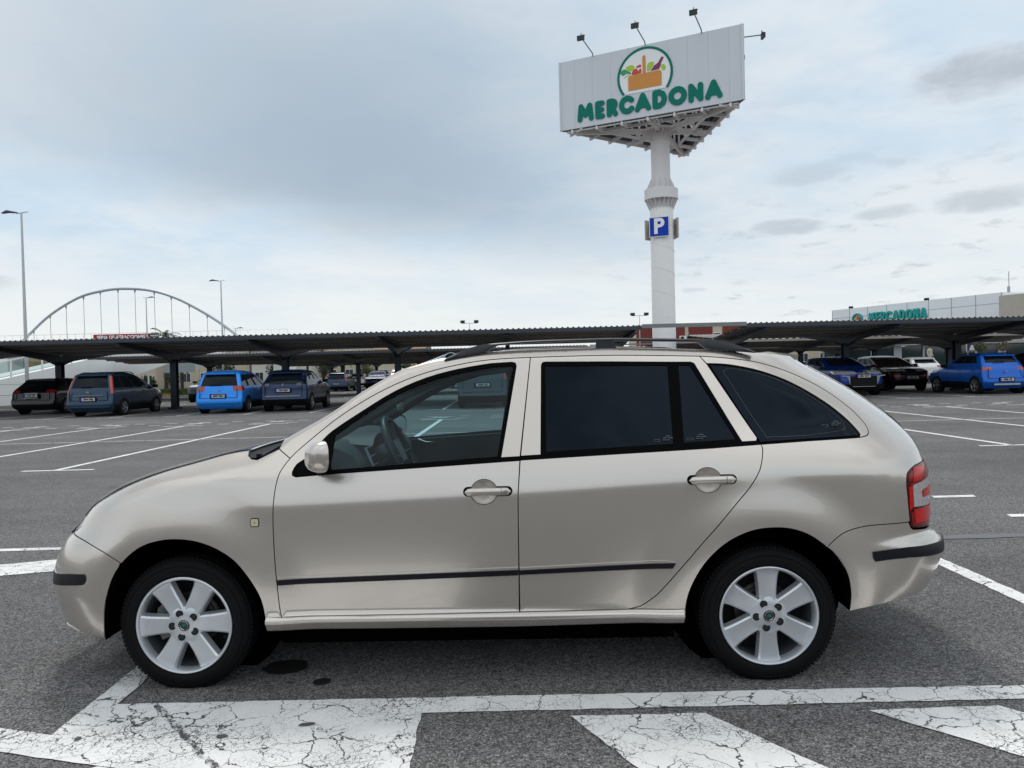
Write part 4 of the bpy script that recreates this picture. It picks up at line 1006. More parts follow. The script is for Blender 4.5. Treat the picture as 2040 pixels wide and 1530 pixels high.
# ---- door handles with dished recesses
CH = mat('handle_dish', (.62, .57, .52), .35, .7, coat=1.0)
for sd in (1, -1):
    for (u0, u1, zc_, cu) in ((1.212, 1.406, .8165, 1.293), (2.138, 2.332, .845, 2.219)):
        y0 = W(cu, zc_)
        # dish: a shallow bowl cut look, lower half catching light, built as a ring of faces set into the skin
        V = []; F = []; nr, ns = 6, 40
        for i in range(nr + 1):
            r = 1 - i / nr
            for k in range(ns):
                a = 2 * PI * k / ns; uu = cu + .055 * r * math.cos(a); zz = zc_ - .002 + .050 * r * math.sin(a)
                yy = W(uu, zz) - .001 - .026 * (1 - r ** 2.6); V.append((-uu, sd * yy, zz))
        for i in range(nr):
            for k in range(ns): F.append((i * ns + k, i * ns + (k + 1) % ns, (i + 1) * ns + (k + 1) % ns, (i + 1) * ns + k))
        dish_specs = (V, F)
        b = MB(); b.add(V, F); b.build('handle_recess', CH, hero)
        b = MB(); n = 14; prev = []
        L = u1 - u0; V = []; F = []; sec = 10
        for i in range(n + 1):
            t = i / n; uu = u0 + L * t; end = min(1, min(t, 1 - t) * 9); rr_ = math.sqrt(max(0, 1 - (1 - end) ** 2)) * .99 + .01
            slope = .0006; zz0 = zc_ + (t - .5) * .002
            for k in range(sec):
                a = 2 * PI * k / sec; V.append((-uu, sd * (W(uu, zz0) + .014 + .012 * math.cos(a) * rr_), zz0 + .0165 * math.sin(a) * rr_))
        for i in range(n):
            for k in range(sec): F.append((i * sec + k, i * sec + (k + 1) % sec, (i + 1) * sec + (k + 1) % sec, (i + 1) * sec + k))
        b.add(V, F); h_ = b.build('door_handle', PAINT, hero, smooth=70)
        b = MB(); M = Matrix(((-1, 0, 0, -(u1 - .040)), (0, 0, sd, sd * (W(u1 - .04, zc_) + .0245)), (0, 1, 0, zc_), (0, 0, 0, 1)))
        b.box((0, 0, .0), (.0007, .0165, .0022), None, M); 
        if cu < 2: b.lathe([(.0068, .0015), (.0080, .003), (.0092, .0015)], 20, None, M @ Matrix.Translation((.018, 0, 0))); b.box((.018, 0, .001), (.0012, .004, .0012), None, M)
        b.build('lock', mat('lock_grey', (.12, .11, .10), .4), h_, smooth=0)
        b = MB(); V = []
        for k in range(60):     # thin dark joint round the handle ends
            pass
        # dark slot under the handle ends
        cap = [(u1 - .015 + .0205 * math.cos(a), zc_ + .0200 * math.sin(a)) for a in [-PI / 2 + PI * k / 10 for k in range(11)]] + [(u0 + .015 + .0205 * math.cos(a), zc_ + .0200 * math.sin(a)) for a in [PI / 2 + PI * k / 10 for k in range(11)]]
        panel('handle_joint', cap, SEAL, h_, side=sd, holes=[ell(cu, zc_ - .002, .0552, .0502)], off=.0012, gap=0, th=.001, extra=False, grid=.05)
# ---- side repeater
AMB = mat('repeater_cream', (.52, .46, .30), .15, coat=1.0)
for sd in (1, -1):
    q = [(.332 + .0185 * math.copysign(abs(math.cos(a)) ** .45, math.cos(a)), .7065 + .0185 * math.copysign(abs(math.sin(a)) ** .45, math.sin(a))) for a in [2 * PI * k / 28 for k in range(28)]]
    o1 = panel('side_repeater', q, SEAL, hero, side=sd, off=.001, gap=0, th=.003, extra=False, step=.5)
    o2 = panel('lens', inset(q, .0035), AMB, o1, side=sd, off=.004, gap=0, th=.004, extra=False, step=.5)
    b = MB(); b.lathe([(0, .001), (.004, .0)], 10, None, Matrix(((1, 0, 0, -.332), (0, 0, sd, sd * (W(.332, .7065) + .0045)), (0, 1, 0, .7065), (0, 0, 0, 1)))); b.build('bulb', mat('bulb', (.25, .16, .05), .4), o1)
# quarter glass thin demister/edge line and small etched marks on the glasses
ETCH = mat('glass_etch', (.13, .16, .18), .4)
def hair(name, pts, wd=.0011, off=.0015, parent=None, m=None):
    b = MB(); P_ = dense(pts, .03, False); up_ = [lift(u, z, off, 1)[0] for u, z in P_]; b.tube(up_, wd / 2, 4); b.build(name, m or ETCH, parent or hero)
hair('edge_line', sm([(2.66, 1.012), (2.50, 1.010), (2.47, 1.03), (2.345, 1.268), (2.34, 1.29), (2.36, 1.30), (2.42, 1.292), (2.53, 1.262), (2.65, 1.208), (2.76, 1.128), (2.818, 1.07), (2.825, 1.045), (2.81, 1.028), (2.66, 1.012)], 4))
def etch(u, z, s=1.0):
    b = MB(); y = W(u, z) + .0005; F_ = Matrix(((-1, 0, 0, -u), (0, 0, 1, y), (0, 1, 0, z), (0, 0, 0, 1)))
    for (a, b_, c, d_) in ((0, 0, .013, .001), (0, .008, .013, .001), (-.0125, .004, .0006, .0045), (.0125, .004, .0006, .0045)): b.box((a, b_, 0), (c, d_ / 2 if d_ < .002 else d_, .0004), None, F_)
    for i in range(5): b.box((.045 + .011 * (i % 3) - .01, .006 + .008 * (i // 2), 0), (.010 - .002 * (i % 2), .0012, .0004), None, F_)
    b.build('glass_mark', ETCH, hero, smooth=0)
etch(2.02, 1.003); etch(2.16, 1.006); etch(2.74, 1.045)

# ---- wheels
TY = mat('tyre_rubber', (.0055, .0055, .006), .72, spec=.12, var=.2, vscale=40, bump=.15, bscale=120)
ALLOY = mat('alloy_silver', (.55, .57, .60), .34, .62, coat=.5, var=.07, vscale=14)
ALD = mat('alloy_shadow', (.10, .11, .125), .55, .4)
DISC = mat('brake_steel', (.12, .115, .11), .4, .8, var=.2); DKI = mat('hub_dark', (.004, .004, .005), .8)
EMG = mat('emblem_green', (.0, .12, .085), .3, coat=1); EMK = mat('emblem_black', (.006, .006, .007), .2, coat=1); CHR = mat('chrome', (.75, .76, .77), .12, 1.0)
WR = .283
def wheel(cu, sd, rot):
    t = empty('wheel', (-cu, sd * .800, WR - .010)); t.parent = hero
    # wheel space: x right, y up, z = outward
    Fw = Matrix(((-1 if sd > 0 else 1, 0, 0, 0), (0, 0, sd, 0), (0, 1, 0, 0), (0, 0, 0, 1)))
    b = MB(); rt = WR
    prof = [(.198, -.175), (.215, -.185), (.262, -.180), (rt - .003, -.150), (rt, -.095), (rt - .003, -.040), (.274, -.022), (.262, -.010), (.240, -.002), (.222, -.001), (.212, -.004), (.205, -.012), (.200, -.020)]
    b.lathe(prof, 96, None, Fw)
    for k in range(96):     # shoulder blocks
        a = 2 * PI * k / 96; M = Fw @ Matrix.Rotation(a, 4, 'Z'); b.box((rt - .003, 0, -.045), (.0035, .0066, .016), None, M); b.box((rt - .0015, .004, -.095), (.0025, .007, .026), None, M)
    for i in range(0): pass
    ty = b.build('tyre', TY, t, smooth=35)
    b = MB()
    for r_ in (.232, .252): b.lathe([(r_ - .001, -.0022), (r_, -.0005), (r_ + .001, -.003)], 96, None, Fw)
    for w_, a0 in (('ROAD', 0),): pass
    b.build('sidewall_ring', TY, ty)
    b = MB()
    b.lathe([(.2045, -.014), (.2050, -.004), (.2015, -.001), (.1955, -.003), (.1905, -.012), (.1880, -.030), (.1870, -.042)], 96, None, Fw)
    b.lathe([(.020, -.006), (.045, -.010), (.062, -.012), (.076, -.017), (.080, -.028), (.080, -.06), (0, -.06)], 60, None, Fw)
    bb_ = MB(); bb_.lathe([(.1870, -.042), (.1850, -.075), (.180, -.150), (.198, -.165)], 96, None, Fw); bb_.build('rim_barrel', ALD, t)
    # six broad spokes, slightly dished, flaring into the barrel
    for k in range(6):
        a = rot + k * PI / 3; M = Fw @ Matrix.Rotation(a, 4, 'Z'); prof_ = []
        rs = [(.060, .0345, -.013), (.080, .0350, -.016), (.110, .0365, -.017), (.140, .0395, -.016), (.165, .0425, -.015), (.182, .0460, -.013), (.1925, .0505, -.010)]
        V = []; 
        for r_, hw, z in rs:
            x = math.sqrt(max(r_ * r_ - hw * hw * .35, 0)) if r_ > .18 else r_
            V += [(x, -hw - .006, z - .035), (x, -hw, z - .006), (x, -hw * .82, z), (x, 0, z - .0025), (x, hw * .82, z), (x, hw, z - .006), (x, hw + .006, z - .035)]
        F = [(i * 7 + j, (i + 1) * 7 + j, (i + 1) * 7 + j + 1, i * 7 + j + 1) for i in range(len(rs) - 1) for j in range(6)]
        b.add(V, F, None, M)
    b.build('rim', ALLOY, t, smooth=32)
    b = MB()
    for k in range(5):
        a = rot + PI / 2 + .35 + k * 2 * PI / 5 if cu < 1 else rot + k * 2 * PI / 5 + .2; M = Fw @ Matrix.Translation((.0515 * math.cos(a), .0515 * math.sin(a), 0))
        b.lathe([(0, -.0095), (.0150, -.0095), (.0160, -.0085)], 20, None, M)
        b.build('bolt_hole', DKI, t); b = MB()
    for k in range(5):
        a = rot + PI / 2 + .35 + k * 2 * PI / 5 if cu < 1 else rot + k * 2 * PI / 5 + .2; M = Fw @ Matrix.Translation((.0515 * math.cos(a), .0515 * math.sin(a), 0))
        b = MB(); b.lathe([(.0035, -.0075), (.0080, -.0078), (.0082, -.0095)], 6, None, M); b.build('wheel_bolt', mat('bolt_steel', (.05, .05, .055), .4, .7), t)
    b = MB(); b.lathe([(0, -.004), (.0235, -.0045), (.0245, -.007)], 32, None, Fw); cp = b.build('centre_cap', EMK, t)
    b = MB(); b.lathe([(.0160, -.0042), (.0170, -.0030), (.0178, -.0042)], 32, None, Fw); b.lathe([(.0238, -.0050), (.0250, -.0035), (.0262, -.0080)], 32, None, Fw)
    for k in range(5):
        for s0 in (0, PI):
            a = PI / 2 + s0 + (k - 2) * .30; M = Fw @ Matrix.Rotation(a, 4, 'Z'); b.box((.0205, 0, -.0035), (.0018, .0016, .0008), None, M)
    b.build('cap_ring', CHR, cp)
    b = MB(); M = Fw @ Matrix.Translation((0, 0, -.0040)) @ Matrix.Scale(.0145, 4)
    b.prism([(-.75, -.35), (-.35, .05), (-.65, .25), (-.15, .35), (-.35, .62), (.15, .60), (.55, .30), (.80, -.15), (.45, -.05), (.55, -.45), (.15, -.15), (0, -.75), (-.25, -.2)], 0, .15, None, M); b.build('emblem', EMG, cp, smooth=0)
    b = MB(); b.lathe([(.04, -.10), (.118, -.10), (.120, -.104), (.120, -.118), (.04, -.12)], 60, None, Fw); b.lathe([(.088, -.0985), (.090, -.0975), (.092, -.0985)], 60, None, Fw); b.lathe([(.106, -.0985), (.108, -.0975), (.110, -.0985)], 60, None, Fw)
    b.build('brake_disc', DISC, t)
    b = MB(); b.lathe([(0, -.13), (.179, -.13)], 40, None, Fw); b.build('backplate', DKI, t)
    b = MB()
    if cu < 1: 
        for a, r0 in ((2.5, .105), (2.9, .11), (3.5, .105)): M = Fw @ Matrix.Rotation(a, 4, 'Z'); b.box((r0, 0, -.08), (.035, .030, .02), None, M)
        b.build('brake_caliper', mat('caliper_grey', (.13, .12, .115), .5, .4, var=.4, vscale=60), t, smooth=0)
    b = MB(); a = -2.25 if cu > 1 else -.35; M = Fw @ Matrix.Rotation(a, 4, 'Z'); b.tube([M @ Vector((.186, 0, -.035)), M @ Vector((.172, .004, -.020))], .004, 8); b.build('valve', DKI, t)
    return t
for sd in (1, -1):
    wheel(0.010, sd, R(2)); wheel(2.462, sd, R(30))
# ---- wipers
b = MB(); b.tube([(-.315, .66, .965), (-.34, .40, 1.000), (-.36, .05, 1.025)], .008, 6); b.tube([(-.30, .60, .965), (-.345, .30, .995)], .012, 6); b.box((-.30, .60, .96), (.02, .03, .015)); b.build('wiper', BLKM, hero)
b = MB(); b.tube([(-.29, .05, .985), (-.36, -.50, 1.01)], .008, 6); b.build('wiper', BLKM, hero)
# ---- cabin
DASH = mat('dash_grey', (.038, .055, .062), .75, bump=.1, bscale=200); DARKP = mat('cabin_dark', (.025, .035, .040), .6); SILV = mat('vent_silver', (.35, .40, .42), .4, .3)
LITE = mat('pillar_lining', (.055, .075, .08), .8)
b = MB(); prof = [(.30, .95), (.42, .985), (.56, 1.022), (.66, 1.012), (.72, .985), (.76, .93), (.78, .84), (.74, .74), (.66, .60), (.40, .55), (.30, .70)]
ny = 13; V = []; F = []
for j in range(ny):
    y = -.70 + 1.40 * j / (ny - 1); e_ = 1 - abs(y / .70) ** 6 * .04; cl_ = math.exp(-((y - .36) / .20) ** 2) * .020; bow = .05 * (1 - (y / .7) ** 2)
    for i, (u, z) in enumerate(prof): V.append((-(u - bow * (1 if u < .5 else .3)), y, z * e_ + (cl_ if 2 <= i <= 3 else 0)))
n = len(prof)
for j in range(ny - 1):
    for i in range(n): F.append((j * n + i, j * n + (i + 1) % n, (j + 1) * n + (i + 1) % n, (j + 1) * n + i))
F += [tuple(range(n)), tuple(range((ny - 1) * n, ny * n))]
b.add(V, F); dsh = b.build('dashboard', DASH, hero, smooth=50)
b = MB(); V = []; F = []      # instrument hood
for j in range(9):
    y = .36 + .17 * (-1 + 2 * j / 8); h = math.sqrt(max(0, 1 - ((y - .36) / .175) ** 2))
    V += [(-.60, y, 1.0 + .035 * h), (-.775, y, .975 + .062 * h), (-.775, y, .965 + .055 * h), (-.70, y, .94)]
for j in range(8): F += [(j * 4 + k, j * 4 + (k + 1) % 4, (j + 1) * 4 + (k + 1) % 4, (j + 1) * 4 + k) for k in range(4)]
b.add(V, F); b.build('instrument_hood', DARKP, dsh, smooth=50)
for yy in (.615,):
    b = MB(); Fv = face((-.788, yy, .955), (0, 1, 0), (-.85, .25, .35)); b.box((0, 0, 0), (.050, .045, .006), None, Fv); vt = b.build('air_vent', SILV, dsh, smooth=0)
    b = MB()
    for r_ in range(2):
        for c_ in range(5): b.box((-.036 + .018 * c_, -.021 + .042 * r_, .005), (.0065, .017, .004), None, Fv)
    b.build('vent_slot', VOID, vt, smooth=0)
# steering wheel
ca = R(25); swc = Vector((-.880, .36, .935)); nx = Vector((-math.cos(ca), 0, math.sin(ca))); ny_ = Vector((0, 1, 0)); nz_ = nx.cross(ny_)
Msw = Matrix(((ny_.x, nz_.x, nx.x, swc.x), (ny_.y, nz_.y, nx.y, swc.y), (ny_.z, nz_.z, nx.z, swc.z), (0, 0, 0, 1)))
b = MB(); b.lathe([(.182 + .016 * math.cos(a), .016 * math.sin(a)) for a in [2 * PI * k / 10 for k in range(10)]], 48, None, Msw, closed=True); b.box((0, -.02, -.02), (.065, .055, .022), None, Msw)
for a in (0, PI, -PI / 2 - .4, -PI / 2 + .4): b.bar(Msw @ Vector((.04 * math.cos(a), .04 * math.sin(a), -.02)), Msw @ Vector((.178 * math.cos(a), .178 * math.sin(a), 0)), .035, .014)
b.tube([Msw @ Vector((0, 0, -.02)), Msw @ Vector((0, 0, -.25))], .045, 12)
b.build('steering_wheel', mat('wheel_leather', (.018, .026, .03), .45), hero, smooth=50)
# far and near door trims, pillar linings, seats, floor
for sd in (1, -1):
    b = MB(); ol = [(.50, .885), (.66, .905), (1.0, .922), (1.40, .940), (1.40, .40), (.50, .40)]
    b.prism([(-u, z) for u, z in ol], 0, .04, None, Matrix(((1, 0, 0, 0), (0, 0, -sd, sd * .745), (0, 1, 0, 0), (0, 0, 0, 1)))); dt = b.build('door_trim', mat('door_trim_dark', (.022, .034, .040), .7), hero, smooth=0)
    b = MB(); b.tube([(-.80, sd * .700, .905), (-.85, sd * .690, .888), (-.90, sd * .697, .890)], [.012, .009, .006], 8); b.build('inner_handle', CHR, dt)
    b = MB(); b.tube([(-u_, sd * (W(u_, z_) - .055), z_) for u_, z_ in ((.55, 1.01), (.68, 1.08), (.80, 1.155), (.93, 1.225), (1.05, 1.275), (1.20, 1.315), (1.45, 1.335), (2.2, 1.325))], [.03, .03, .03, .03, .028, .026, .022, .022], 8); b.build('pillar_lining', LITE, hero)
for y in (.36, -.36):
    b = MB()
    for (p0, p1, w_, h_) in (((-1.25, y, .50), (-1.72, y, .46), .50, .16), ((-1.70, y, .50), (-1.95, y, 1.06), .48, .14), ((-1.97, y, 1.10), (-2.02, y, 1.24), .26, .10)): b.bar(p0, p1, w_, h_)
    b.build('front_seat', DARKP, hero, smooth=0)
b = MB(); b.bar((-2.3, 0, .52), (-2.7, 0, .50), .98, .16); b.bar((-2.75, 0, .55), (-2.9, 0, 1.0), .98, .12); b.build('rear_seat', DARKP, hero, smooth=0)
b = MB(); b.box((-1.2, 0, .33), (.80, .70, .02)); b.box((-.62, .0, .62), (.05, .10, .2)); b.build('cabin_floor', DARKP, hero, smooth=0)
b = MB(); b.box((-1.14, 0, 1.312), (.012, .12, .035)); b.bar((-1.12, 0, 1.33), (-1.08, 0, 1.38), .02, .02); b.build('rear_view_mirror', DARKP, hero, smooth=0)
# dangling air freshener: hangs from the mirror, a thing of its own
Mh = hero.matrix_basis if False else Matrix.Translation((-1.40, 4.02, 0)) @ Matrix.Rotation(PI - HA, 4, 'Z')
pp = Mh @ Vector((-.815, 0, 1.129))
fr = tag(empty('air_freshener', (pp.x, pp.y, 1.129)), 'small wooden and glass air freshener bottle hanging behind the windscreen', 'air freshener')
b = MB(); b.lathe([(0, .060), (.006, .058), (.007, .048), (.012, .040), (.018, .022), (.019, .012)], 20); b.build('cap', mat('fresh_wood', (.42, .36, .25), .5), fr)
b = MB(); b.lathe([(.019, .012), (.019, .0), (.014, -.008), (0, -.010)], 20); b.build('bottle', mat('fresh_glass', (.35, .42, .42), .1, coat=1), fr)
b = MB(); b.tube([(0, 0, .058), (0, 0, .185)], .0012, 4); b.tube([(0, 0, .07), (0, 0, .08)], .006, 8); b.build('cord', mat('fresh_cord', (.2, .2, .18), .7), fr)
# ------------------------------------------------------------------ parked cars in the background
BG_GL = mat('car_glass_dark', (.006, .010, .015), .04, spec=.16); BG_BK = mat('car_plastic', (.007, .0075, .009), .55, spec=.12)
BG_TY = mat('car_tyre', (.008, .008, .009), .75, spec=.2); BG_CH = mat('chrome', (.75, .76, .77), .12, 1.0); BG_RIM = mat('car_rim', (.38, .40, .43), .35, .7)
BG_RED = mat('car_lamp_red', (.26, .008, .008), .15, coat=1); BG_CLR = mat('car_lamp_clear', (.55, .58, .60), .10, .3, coat=1); BG_ORR = mat('car_lamp_pink', (.34, .020, .015), .2, coat=1)
PLW = mat('plate_white_far', (.50, .50, .50), .5); PLB = mat('plate_blue', (.02, .05, .40), .4); PLK = mat('plate_black', (.01, .01, .012), .5)
STY = {
 'mpv': dict(L=4.59, lv=[(.17, .30, .22, .86), (.26, .08, .06, .95), (.42, .0, .0, .985), (.58, .0, .0, 1.0), (.62, .0, .03, 1.0), (.74, .03, .05, 1.0), (.84, .12, .07, .995), (.92, .42, .09, .985), (.99, .80, .11, .965), (1.04, 1.02, .13, .945), (1.20, 1.40, .19, .90), (1.34, 1.75, .25, .86), (1.46, 2.08, .31, .82), (1.50, 2.22, .34, .80), (1.56, 2.42, .45, .74), (1.61, 2.75, .85, .60), (1.635, 3.0, 1.4, .35)]),
 'suv': dict(L=4.45, lv=[(.22, .30, .25, .86), (.32, .08, .08, .95), (.48, .0, .0, .985), (.62, .0, .02, 1.0), (.76, .02, .06, 1.0), (.88, .06, .05, .995), (.98, .28, .06, .985), (1.04, .95, .10, .965), (1.08, 1.18, .14, .945), (1.22, 1.48, .30, .89), (1.34, 1.78, .44, .85), (1.45, 2.08, .56, .80), (1.48, 2.18, .55, .79), (1.54, 2.35, .50, .74), (1.59, 2.70, .80, .60), (1.615, 3.0, 1.4, .35)]),
 'hatch': dict(L=4.06, lv=[(.20, .30, .22, .86), (.30, .08, .06, .95), (.45, .0, .0, .985), (.58, .0, .0, 1.0), (.70, .02, .06, 1.0), (.82, .06, .08, .995), (.90, .25, .10, .985), (.97, .85, .12, .965), (1.02, 1.05, .16, .945), (1.18, 1.38, .28, .89), (1.32, 1.70, .40, .84), (1.42, 1.95, .48, .80), (1.45, 2.05, .50, .78), (1.50, 2.25, .58, .72), (1.54, 2.6, .9, .58), (1.56, 2.8, 1.4, .35)]),
 'van': dict(L=4.45, lv=[(.20, .30, .18, .88), (.30, .08, .04, .96), (.46, .0, .0, .99), (.62, .0, .03, 1.0), (.80, .04, .05, 1.0), (.95, .12, .07, .995), (1.05, .55, .08, .985), (1.12, 1.0, .09, .97), (1.16, 1.1, .10, .96), (1.36, 1.4, .13, .93), (1.55, 1.7, .17, .90), (1.66, 1.9, .20, .88), (1.70, 2.0, .22, .86), (1.76, 2.15, .30, .82), (1.80, 2.4, .55, .72), (1.82, 2.8, 1.0, .5)]),
 'estate': dict(L=4.8, lv=[(.18, .30, .25, .86), (.28, .08, .08, .95), (.42, .0, .0, .985), (.56, .0, .0, 1.0), (.68, .02, .08, 1.0), (.82, .08, .09, .995), (.90, .35, .12, .985), (.97, 1.05, .16, .965), (1.01, 1.22, .20, .945), (1.14, 1.50, .42, .89), (1.26, 1.80, .60, .84), (1.35, 2.10, .74, .80), (1.38, 2.2, .76, .78), (1.43, 2.4, .78, .72), (1.47, 2.8, 1.1, .58), (1.49, 3.0, 1.6, .35)])}
NS = 22; NF = 9; NC = 4
def cloop(z, a, b, w, rf, rr):
    """loop starting at the nose centre-left, going down the +Y side to the tail, and back"""
    rf = min(rf, w * .8, (b - a) / 2.2); rr = min(rr, w * .8, (b - a) / 2.2); H = []
    nf = NF // 2
    for i in range(nf + 1): 
        y = (w - rf) * i / nf; H.append((a + .10 * (y / w) ** 2, y))
    for i in range(1, NC + 1):
        t = i / NC * PI / 2; H.append((a + .10 * ((w - rf) / w) ** 2 * (1 - i / NC) + rf * (1 - math.cos(t)), w - rf + rf * math.sin(t)))
    for i in range(1, NS): H.append((a + rf + (b - rr - a - rf) * i / NS, w))
    for i in range(0, NC): 
        t = i / NC * PI / 2; H.append((b - rr + rr * math.sin(t) - .05 * (i / NC), w - rr + rr * math.cos(t)))
    for i in range(nf + 1):
        y = (w - rr) * (1 - i / nf); H.append((b - .05 * (y / w) ** 2, y))
    return H
HN = (NF // 2 + 1) + NC + (NS - 1) + NC + (NF // 2 + 1)
def bgcar(kind, label, x, y, away, style, W_, pm, plate=None, wheels=(.86, .80, .33), lamp='corner', rails=None, belt=8, group='cars parked under the canopies', scale=(1, 1), badge=None, tint=None, rear_black=False, lod=0, mirror_col=None, cat='car', pillar=None, bump=None):
    S = STY[style]; L = S['L'] * scale[0]; hz = scale[1]; w = W_ / 2
    t = tag(empty(kind, (x - .013 * (y + L / 2), y + (L / 2), 0), (PI / 2 if away else -PI / 2) + R(.75)), label, cat, group)
    X = lambda u: L / 2 - u
    V = []; lv = S['lv']; nl = len(lv)
    for (z, a, b, f) in lv:
        low = z < 1.0
        H = cloop(z, a, L - b, w * f, .42 if low else .22, .16 if low else .14)
        H2 = H + [(u, -yy) for u, yy in H[::-1]][1:-1]
        V += [(X(u), yy, z * hz) for u, yy in H2]
    n = len(H2); parts = {}
    def put(nm, q): parts.setdefault(nm, []).append(q)
    iA = NF // 2 + 1; iB = iA + NC; iC = iB + NS - 1; iD = iC + NC
    gl = belt + 1; gh = belt + 4   # glass between these levels
    pil = pillar or (2, 8, 9, 15, 16)
    for l in range(nl - 1):
        for i in range(n):
            j = (i + 1) % n; q = (l * n + i, l * n + j, (l + 1) * n + j, (l + 1) * n + i)
            k = i if i < HN - 1 else (2 * HN - 3 - i); side = 1 if i < HN - 1 else -1
            nm = 'body'
            if gl <= l < gh:
                if k < iA: nm = 'windscreen'
                elif k < iB: nm = 'body'
                elif k < iC:
                    s = k - iB; nm = ('pillar.%d.%d' % (s if s - 1 not in pil else s - 1, side)) if s in pil else ('side_window.%d.%d' % (sum(1 for q_ in pil if q_ < s), side))
                    if s < 1: nm = 'body'
                    if s >= NS - 3: nm = 'body' if style in ('hatch', 'suv') else nm
                elif k < iD: nm = 'body'
                else: nm = 'rear_screen'
            if l < 2: nm = ('bumper.F' if k < iB else 'bumper.B') if (k < iB or k >= iC) else 'sill.' + str(side)
            if lamp == 'corner' and iC <= k < iD + 1 and belt - 2 <= l < belt: nm = 'tail_lamp' + ('.L' if side > 0 else '.R')
            if lamp == 'tall' and iC <= k < iC + 3 and belt - 2 <= l < gh: nm = 'tail_lamp' + ('.L' if side > 0 else '.R')
            if lamp == 'wide' and iC - 1 <= k < iD + 1 and belt - 2 <= l < belt + 1: nm = 'tail_lamp' + ('.L' if side > 0 else '.R')
            if 2 <= k < iB + 1 and belt - 3 <= l < belt - 1: nm = 'headlamp' + ('.L' if side > 0 else '.R')
            if rear_black and k >= iC and belt - 1 <= l < gl: nm = 'rear_screen'
            put(nm, q)
    top = tuple((nl - 1) * n + i for i in range(n)); put('body', top); put('underside', tuple(range(n))[::-1])
    mm = dict(body=pm, windscreen=BG_GL, rear_screen=tint or BG_GL, pillar=BG_BK, bumper=bump or BG_BK, sill=BG_BK, underside=BG_BK, tail_lamp=BG_RED if lamp != 'tall' else BG_ORR, headlamp=BG_CLR, side_window=BG_GL)
    for nm, q in parts.items():
        base = nm.split('.')[0]; used = sorted({i for f in q for i in f}); mp = {a: b for b, a in enumerate(used)}
        off = .004 if 'lamp' in nm else (-.004 if 'window' in nm or 'screen' in nm else 0)
        b = MB(); vv = []
        for i in used:
            p = Vector(V[i]); c = Vector((0, 0, p.z)); dd = (p - c); dd.z = 0
            if dd.length > 0: p = p + dd.normalized() * off
            vv.append(p)
        b.add(vv, [tuple(mp[i] for i in f) for f in q]); o = b.build(base, mm[base], t, smooth=48 if lod < 2 else 60)
    # wheels
    fo, ro, wr = wheels; wr_ = wr
    for (u, sd) in ((fo, 1), (fo, -1), (L - ro, 1), (L - ro, -1)):
        Fw = Matrix(((1, 0, 0, X(u)), (0, 0, sd, sd * w), (0, 1, 0, wr_), (0, 0, 0, 1)))
        b = MB(); b.lathe([(0, .003), (wr + .045, .003), (wr + .055, -.03)], 28, None, Fw); b.build('arch', BG_BK, t, smooth=0)
        b = MB(); b.lathe([(wr * .66, -.20), (wr * .97, -.19), (wr, -.15), (wr, -.03), (wr * .95, .010), (wr * .70, .016), (wr * .64, .004)], 28, None, Fw); b.lathe([(0, -.02), (wr * .66, -.02)], 20, None, Fw); ty = b.build('wheel', BG_TY, t)
        b = MB(); b.lathe([(wr * .66, .012), (wr * .62, .014), (wr * .58, -.02)], 24, None, Fw); b.lathe([(0, .004), (wr * .16, .004), (wr * .18, -.02)], 12, None, Fw)
        for k in range(5):
            M = Fw @ Matrix.Rotation(k * 2 * PI / 5 + u, 4, 'Z'); b.box((wr * .36, .018, 0), (wr * .25, .014, .006), None, M); b.box((wr * .36, -.022, 0), (wr * .25, .012, .006), None, M)
        b.build('rim', BG_RIM, ty, smooth=0)
    # details
    if lod < 2:
        for sd in (1, -1):
            b = MB(); zb_ = lv[belt][0] * hz; ua = lv[belt + 1][1] + .12; b.box((X(ua), sd * (w * .97 + .09), zb_ + .06), (.06, .10, .065)); b.bar((X(ua) - .02, sd * w * .93, zb_), (X(ua), sd * (w * .97 + .02), zb_ + .02), .05, .03); b.build('mirror', mirror_col or BG_BK, t, smooth=0)
            b = MB()
            for uu in (ua + .85, ua + 1.72): b.box((X(uu), sd * (w * .992 + .004), (zb_ - .10)), (.085, .012, .014))
            b.build('door_handle', pm, t, smooth=0)
            b = MB()
            for uu in (ua + .12, ua + 1.0, ua + 1.88): b.box((X(uu), sd * (w * .999), zb_ * .5 + .16), (.003, .002, zb_ * .5 - .20))
            b.box((X(L / 2), sd * (w * 1.0 + .002), .46 * hz), (L * .22, .006, .014)); b.build('door_joint', BG_BK, t, smooth=0)
        if rails:
            for sd in (1, -1):
                z = lv[-3][0] * hz; b = MB(); b.tube([(X(lv[-3][1]), sd * w * .78, z - .02), (X(lv[-3][1] + .25), sd * w * .76, z + .055), (X(L - 1.0), sd * w * .76, z + .055), (X(L - .62), sd * w * .76, z - .02)], .018, 6); b.build('roof_rail', rails, t)
        # tail: wiper, lip, seams, badge
        b = MB(); zr = lv[belt + 1][0] * hz; b.box((X(L - lv[belt + 1][2]) - .03, .12, zr + .04), (.012, .22, .012)); b.build('rear_wiper', BG_BK, t, smooth=0)
        b = MB(); zt_ = lv[-4][0] * hz; b.box((X(L - lv[-4][2]) - .03, 0, zt_), (.10, w * .66, .018)); b.build('roof_spoiler', pm, t, smooth=0)
        b = MB(); zz_ = lv[belt][0] * hz
        for sd in (1, -1): b.box((X(L - .035), sd * w * .80, zz_ * .78), (.02, .004, zz_ * .16))
        b.box((X(L - .012), 0, .60 * hz), (.012, w * .82, .004)); b.build('tailgate_seam', BG_BK, t, smooth=0)
